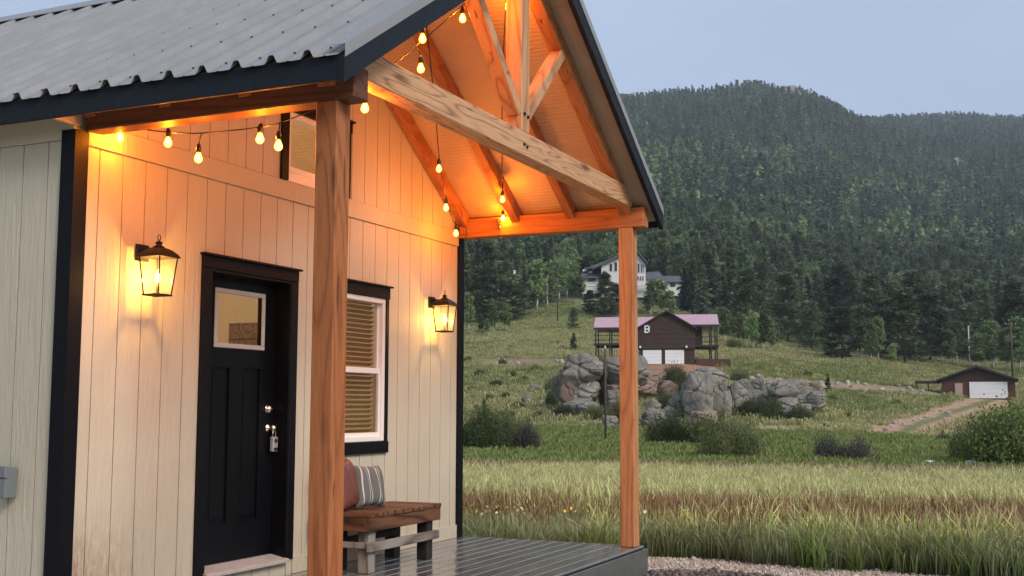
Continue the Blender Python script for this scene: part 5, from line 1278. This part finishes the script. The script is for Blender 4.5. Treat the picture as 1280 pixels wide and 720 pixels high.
# ------------------------------------------------------------------ tall grass
def mat_grass(name, root, tip, head=None, rnd=.45):
    mt, n, p, o = new_mat(name); at = N(n, 'ShaderNodeAttribute', attribute_name='Col'); sp = N(n, 'ShaderNodeSeparateColor'); n.links.new(at.outputs['Color'], sp.inputs[0])
    c = ramp(n, sp.outputs[0], [(.0, root), (.75, tip), (1.0, head or tip)])
    hs = N(n, 'ShaderNodeHueSaturation'); n.links.new(c, hs.inputs['Color']); k = mth(n, 'ADD', mth(n, 'MULTIPLY', orand(n), .55), mth(n, 'MULTIPLY', sp.outputs[1], .45))
    n.links.new(mrange(n, k, 0, 1, 1-rnd, 1+rnd), hs.inputs['Value']); n.links.new(mrange(n, sp.outputs[1], 0, 1, .48, .52), hs.inputs['Hue'])
    n.links.new(hs.outputs[0], p.inputs['Base Color']); p.inputs['Roughness'].default_value = .7; p.inputs['Specular IOR Level'].default_value = .2
    tl = N(n, 'ShaderNodeBsdfTranslucent'); n.links.new(hs.outputs[0], tl.inputs[0]); ms = N(n, 'ShaderNodeMixShader'); ms.inputs[0].default_value = .3
    n.links.new(p.outputs[0], ms.inputs[1]); n.links.new(tl.outputs[0], ms.inputs[2]); n.links.new(ms.outputs[0], o.inputs[0]); return mt
def clump(name, mat, seed, blades=22, h=.5, spread=.14, wd=.007, lean=.35, heads=0.0):
    r = np.random.default_rng(seed); V, F, C = [], [], []
    for b in range(blades):
        th = r.uniform(0, 6.28); R = spread*math.sqrt(r.random()); x, y = R*math.cos(th), R*math.sin(th); H = h*r.uniform(.55, 1.1); ln = abs(r.normal(0, lean))*H; ph = r.uniform(0, 6.28)
        fx, fy = r.uniform(-1, 1), r.uniform(-1, 1); q = math.hypot(fx, fy); fx, fy = fx/q*wd, fy/q*wd; rn = r.random(); i = len(V)
        hd = r.random() < heads
        for t, wk in ((0, 1.0), (.5, .85), (.82, .6 if not hd else 1.7), (1.0, .05)):
            cx, cy, cz = x+math.cos(ph)*ln*t*t, y+math.sin(ph)*ln*t*t, H*(t-.12*t*t*abs(ln)/H)
            V += [(cx-fx*wk, cy-fy*wk, cz), (cx+fx*wk, cy+fy*wk, cz)]; C += [(t if not hd else min(1, t*1.05), rn, 0, 1)]*2
        for k in range(3): F.append((i+2*k, i+2*k+1, i+2*k+3, i+2*k+2))
    me = mesh_np(name, V, F, mat); a = me.color_attributes.new('Col', 'FLOAT_COLOR', 'POINT'); a.data.foreach_set('color', np.array(C).ravel()); return me
M['g_green'] = mat_grass('green_grass', (.105, .13, .062), (.235, .27, .13), (.36, .36, .19))
M['g_brown'] = mat_grass('rust_grass', (.12, .11, .05), (.24, .15, .075), (.34, .185, .105))
M['g_pale'] = mat_grass('pale_grass', (.14, .17, .045), (.40, .42, .13), (.68, .62, .32))
M['g_tan'] = mat_grass('tan_grass', (.13, .11, .06), (.28, .20, .12), (.36, .25, .16))
M['g_low'] = mat_grass('short_green_grass', (.08, .11, .025), (.19, .25, .065), (.26, .28, .10))
M['g_dry'] = mat_grass('dry_hill_grass', (.20, .195, .085), (.36, .34, .15), (.50, .45, .25))
def band(name, n, r0, r1, mat, h, label, seed, heads=0., blades=22, wd=.007, u0=430, u1=1400, scale=(.6, 1.45), keep=None, spread=.14, lean=.35):
    P, rr = fan_points(n, u0, u1, r0, r1, seed, keep); k = len(P)
    protos = [clump(name+'_clump', mat, seed*10+q, blades, h, spread, wd, lean, heads) for q in range(4)]
    rot, scl = rs3(k, seed+1, *scale); return scatter(name, P, protos, np.random.default_rng(seed).integers(0, 4, k), rot, scl, label)
def wob(x, y, a, f, s): return a*fbm(x, y, f, 3, s)*2
def meadow(kind):
    def keep(x, y, z, r):
        g = np.random.default_rng({'green': 1, 'rust': 2, 'pale': 3, 'tan': 4}[kind]); n = len(r)
        w_ = r + np.interp(r, [12, 18, 30], [5, 13, 18])*fbm(x, y, .13, 4, 3) + 4.0*fbm(x, y, .55, 3, 17) + g.normal(0, .9, n)
        rusty = fbm(x, y, .11, 3, 44)*2 + .72 - .45*np.clip((-(x-CAM[0])*math.sin(YAW)+(y-CAM[1])*math.cos(YAW))*-1/9 - .6, 0, 1)   # thins out to the right
        out_ = r > 12.2+2.4*fbm(x, y, .6, 4, 4)
        k = {'green': (w_ < 14.4) | ((w_ < 20.5) & (g.random(n) < .45)), 'rust': (w_ > 12.6) & (w_ < 19.6) & (g.random(n) < rusty*np.interp(w_, [12.6, 16, 17.5, 19.6], [.08, 1, 1, .2])), 'pale': w_ > 15.6, 'tan': w_ > 35}[kind]
        if kind == 'green': k = k | ((w_ < 19) & (g.random(n) > rusty+.1)) | (g.random(n) < .12)
        if kind == 'pale': k = k & (g.random(n) < np.interp(w_, [15.6, 20, 34, 38], [.12, 1, 1, .25]))
        return out_ & k
    return keep
band('green_grass', 42000, 11.4, 26, M['g_green'], .285, 'dense green grass along the gravel edge and through the meadow', 301, .2, 32, .0034, keep=meadow('green'))
band('rust_grass', 26000, 12.5, 26, M['g_brown'], .44, 'rust brown seed grass drifting across the meadow', 302, .85, 16, .0040, keep=meadow('rust'), lean=.45)
band('pale_grass', 30000, 14.5, 40, M['g_pale'], .5, 'pale yellow-green tall grass in the middle of the meadow', 304, .55, 22, .006, keep=meadow('pale'), lean=.5)
band('seed_stalks', 5200, 11.8, 17.5, M['g_pale'], .5, 'thin pale seed stalks standing above the green grass', 309, 1.0, 6, .0032, lean=.55, scale=(.5, 1.35), keep=lambda x, y, z, r: (r > 12.3+2.4*fbm(x, y, .6, 4, 4)) & (fbm(x, y, .8, 3, 51) > -.02))
band('weed_tufts', 700, 11.6, 15.5, M['g_low'], .36, 'leafy bright green weed tufts at the gravel edge', 310, 0, 20, .0055, lean=.7, spread=.1, scale=(.5, 1.5), keep=lambda x, y, z, r: (r > 11.9+2.4*fbm(x, y, .6, 4, 4)) & (fbm(x, y, .9, 3, 61) > .04))
band('tan_grass', 9000, 31, 45, M['g_tan'], .42, 'thin tan grass along the far side of the meadow', 305, .5, 14, .012, keep=meadow('tan'))
band('short_grass', 22000, 43, 92, M['g_low'], .38, 'short bright green grass on the valley floor', 306, .2, 12, .022, spread=.4, keep=lambda x, y, z, r: np.abs(r-76.5) > 1.7)
def keep_hill(x, y, z, r):
    u, v = project(x, y, z); drv = np.interp(u, [1085, 1112, 1140, 1170, 1197, 1222, 1245], [564, 549, 536, 524, 514, 506, 500])
    return (v > np.interp(u, EDGE_U, EDGE_V)-4) & ~((np.abs(v-drv) < 11) & (u > 1080) & (u < 1262)) & (np.hypot((u-833)/70, (v-462)/8) > 1) & ~((np.abs(v-(474+(u-905)*17/270)) < 4.5) & (u > 900) & (u < 1180)) & ~((np.abs(v-453) < 4) & (u > 605) & (u < 740)) & ~((np.abs(v-(547-(u-1076)*33/108)) < 5) & (u > 1070) & (u < 1190)) & (np.hypot((u-968)/26, (v-541)/9) > 1)
M['g_hill'] = mat_grass('green_hill_grass', (.12, .14, .05), (.23, .26, .095), (.31, .32, .14))
band('hill_grass', 40000, 90, 260, M['g_dry'], .45, 'dry yellow-green grass on the hillside', 307, .3, 10, .035, spread=.6, scale=(.3, 1.35), keep=lambda x, y, z, r: keep_hill(x, y, z, r) & (fbm(x, y, .05, 4, 22)+np.random.default_rng(9).normal(0, .06, len(r)) > -.03))
band('green_hill_grass', 40000, 90, 260, M['g_hill'], .5, 'green grass patches on the hillside', 308, .1, 10, .035, spread=.6, scale=(.3, 1.3), keep=lambda x, y, z, r: keep_hill(x, y, z, r) & (fbm(x, y, .05, 4, 22)+np.random.default_rng(9).normal(0, .06, len(r)) < .0))
# wildflowers
M['yellow'] = mat_plain('yellow_petals', (.75, .62, .05), .6, bmp=0); M['cream'] = mat_plain('cream_petals', (.75, .72, .5), .6, bmp=0); M['stemg'] = mat_plain('green_stem', (.08, .12, .04), .7, bmp=0)
st_me = MB().tube([(0, 0, -.05), (.01, 0, .3), (.02, .01, .58)], [.004, .003, .003], 5).mesh('stem', M['stemg'])
def bloom(m_):
    mb = MB(); 
    for k in range(7):
        t = 2*math.pi*k/7; i = len(mb.v); c, s_ = math.cos(t), math.sin(t)
        mb.v += [(0, 0, 0), (c*.016-s_*.009, s_*.016+c*.009, .008), (c*.034, s_*.034, .006), (c*.016+s_*.009, s_*.016-c*.009, .008)]; mb.quadfaces(i, [(0, 1, 2, 3)])
    mb.lathe([(.01, -.004), (.013, .004), (.006, .01)], (0, 0, 0), 8); return mb.mesh('bloom', m_)
bl = [bloom(M['yellow']), bloom(M['cream'])]; fr_ = random.Random(12)
for k in range(64):
    u = fr_.uniform(585, 760) if k < 44 else fr_.uniform(800, 1260); p = polar(u, fr_.uniform(12.6, 14.8)); y_ = k % 3 != 2
    o = empty('wildflower', p, 'small yellow wildflower in the green grass' if y_ else 'small cream wildflower in the green grass', 'flower', 'yellow wildflowers' if y_ else 'cream wildflowers', fr_.uniform(0, 6))
    o.scale = (.6, .6, fr_.uniform(.62, .85)); link('stem', st_me, o); link('bloom', bl[0 if y_ else 1], o, (.02, .01, .585), (RAD(fr_.uniform(30, 70)), 0, fr_.uniform(-2.5, -.5)))
# gravel
PEB = [rock_mesh('pebble', mat_plain('pebble_%d' % k, c, .9, var=.25, scale=30, bmp=.2), 400+k, 1, 6, .03, joints=0) for k, c in enumerate(((.45, .40, .34), (.33, .29, .25), (.54, .50, .44), (.38, .29, .23)))]
P, rr = fan_points(42000, 560, 1340, 8.2, 12.9, 410, lambda x, y, z, r: (r < 12.7+2.4*fbm(x, y, .6, 4, 4)) & ~((x < 5.23) & (y > -1.9)))
k = len(P); r_ = np.random.default_rng(411); s_ = r_.lognormal(-4.75, .38, k); P[:, 2] += s_*.3
scatter('gravel', P, PEB, r_.integers(0, 4, k), np.stack([r_.uniform(0, 6, k)]*3, 1), np.stack([s_*1.2, s_, s_*.7], 1), 'pale gravel beside the deck')
P, rr = fan_points(9000, 640, 1000, 7.5, 11.2, 420, lambda x, y, z, r: (np.hypot((x-5.35)/.8, (y+2.25)/.75) < 1+.3*fbm(x, y, 2, 2, 7)) & ~((x < 5.22) & (y > -1.88)))
k = len(P); r_ = np.random.default_rng(421); s_ = r_.lognormal(-4.25, .45, k); P[:, 2] += s_*.3 + .03*np.clip(1-np.hypot((P[:, 0]-5.35)/.8, (P[:, 1]+2.25)/.75), 0, 1)
PEB2 = [rock_mesh('stone', mat_plain('dark_stone_%d' % k, c, .9, var=.3, scale=30, bmp=.2), 430+k, 1, 6, .03, joints=0) for k, c in enumerate(((.10, .085, .075), (.16, .125, .105), (.07, .06, .055)))]
scatter('dark_drip_stones', P, PEB2, r_.integers(0, 3, k), np.stack([r_.uniform(0, 6, k)]*3, 1), np.stack([s_*1.2, s_, s_*.8], 1), 'dark brown stones heaped at the deck corner')
# ------------------------------------------------------------------ evening haze
hz = MB().box(-2700, 2700, -2700, 2700, -60, 470)
mt = bpy.data.materials.new('haze_air'); mt.use_nodes = True; n = mt.node_tree; n.nodes.clear(); o_ = n.nodes.new('ShaderNodeOutputMaterial'); pv = n.nodes.new('ShaderNodeVolumePrincipled')
pv.inputs['Color'].default_value = (.78, .87, 1.0, 1); pv.inputs['Density'].default_value = .00018; pv.inputs['Anisotropy'].default_value = .0
n.links.new(pv.outputs[0], o_.inputs['Volume'])
HAZE = True
if HAZE: tag(hz.build('haze', mt), 'thin evening haze over the valley', kind='stuff')
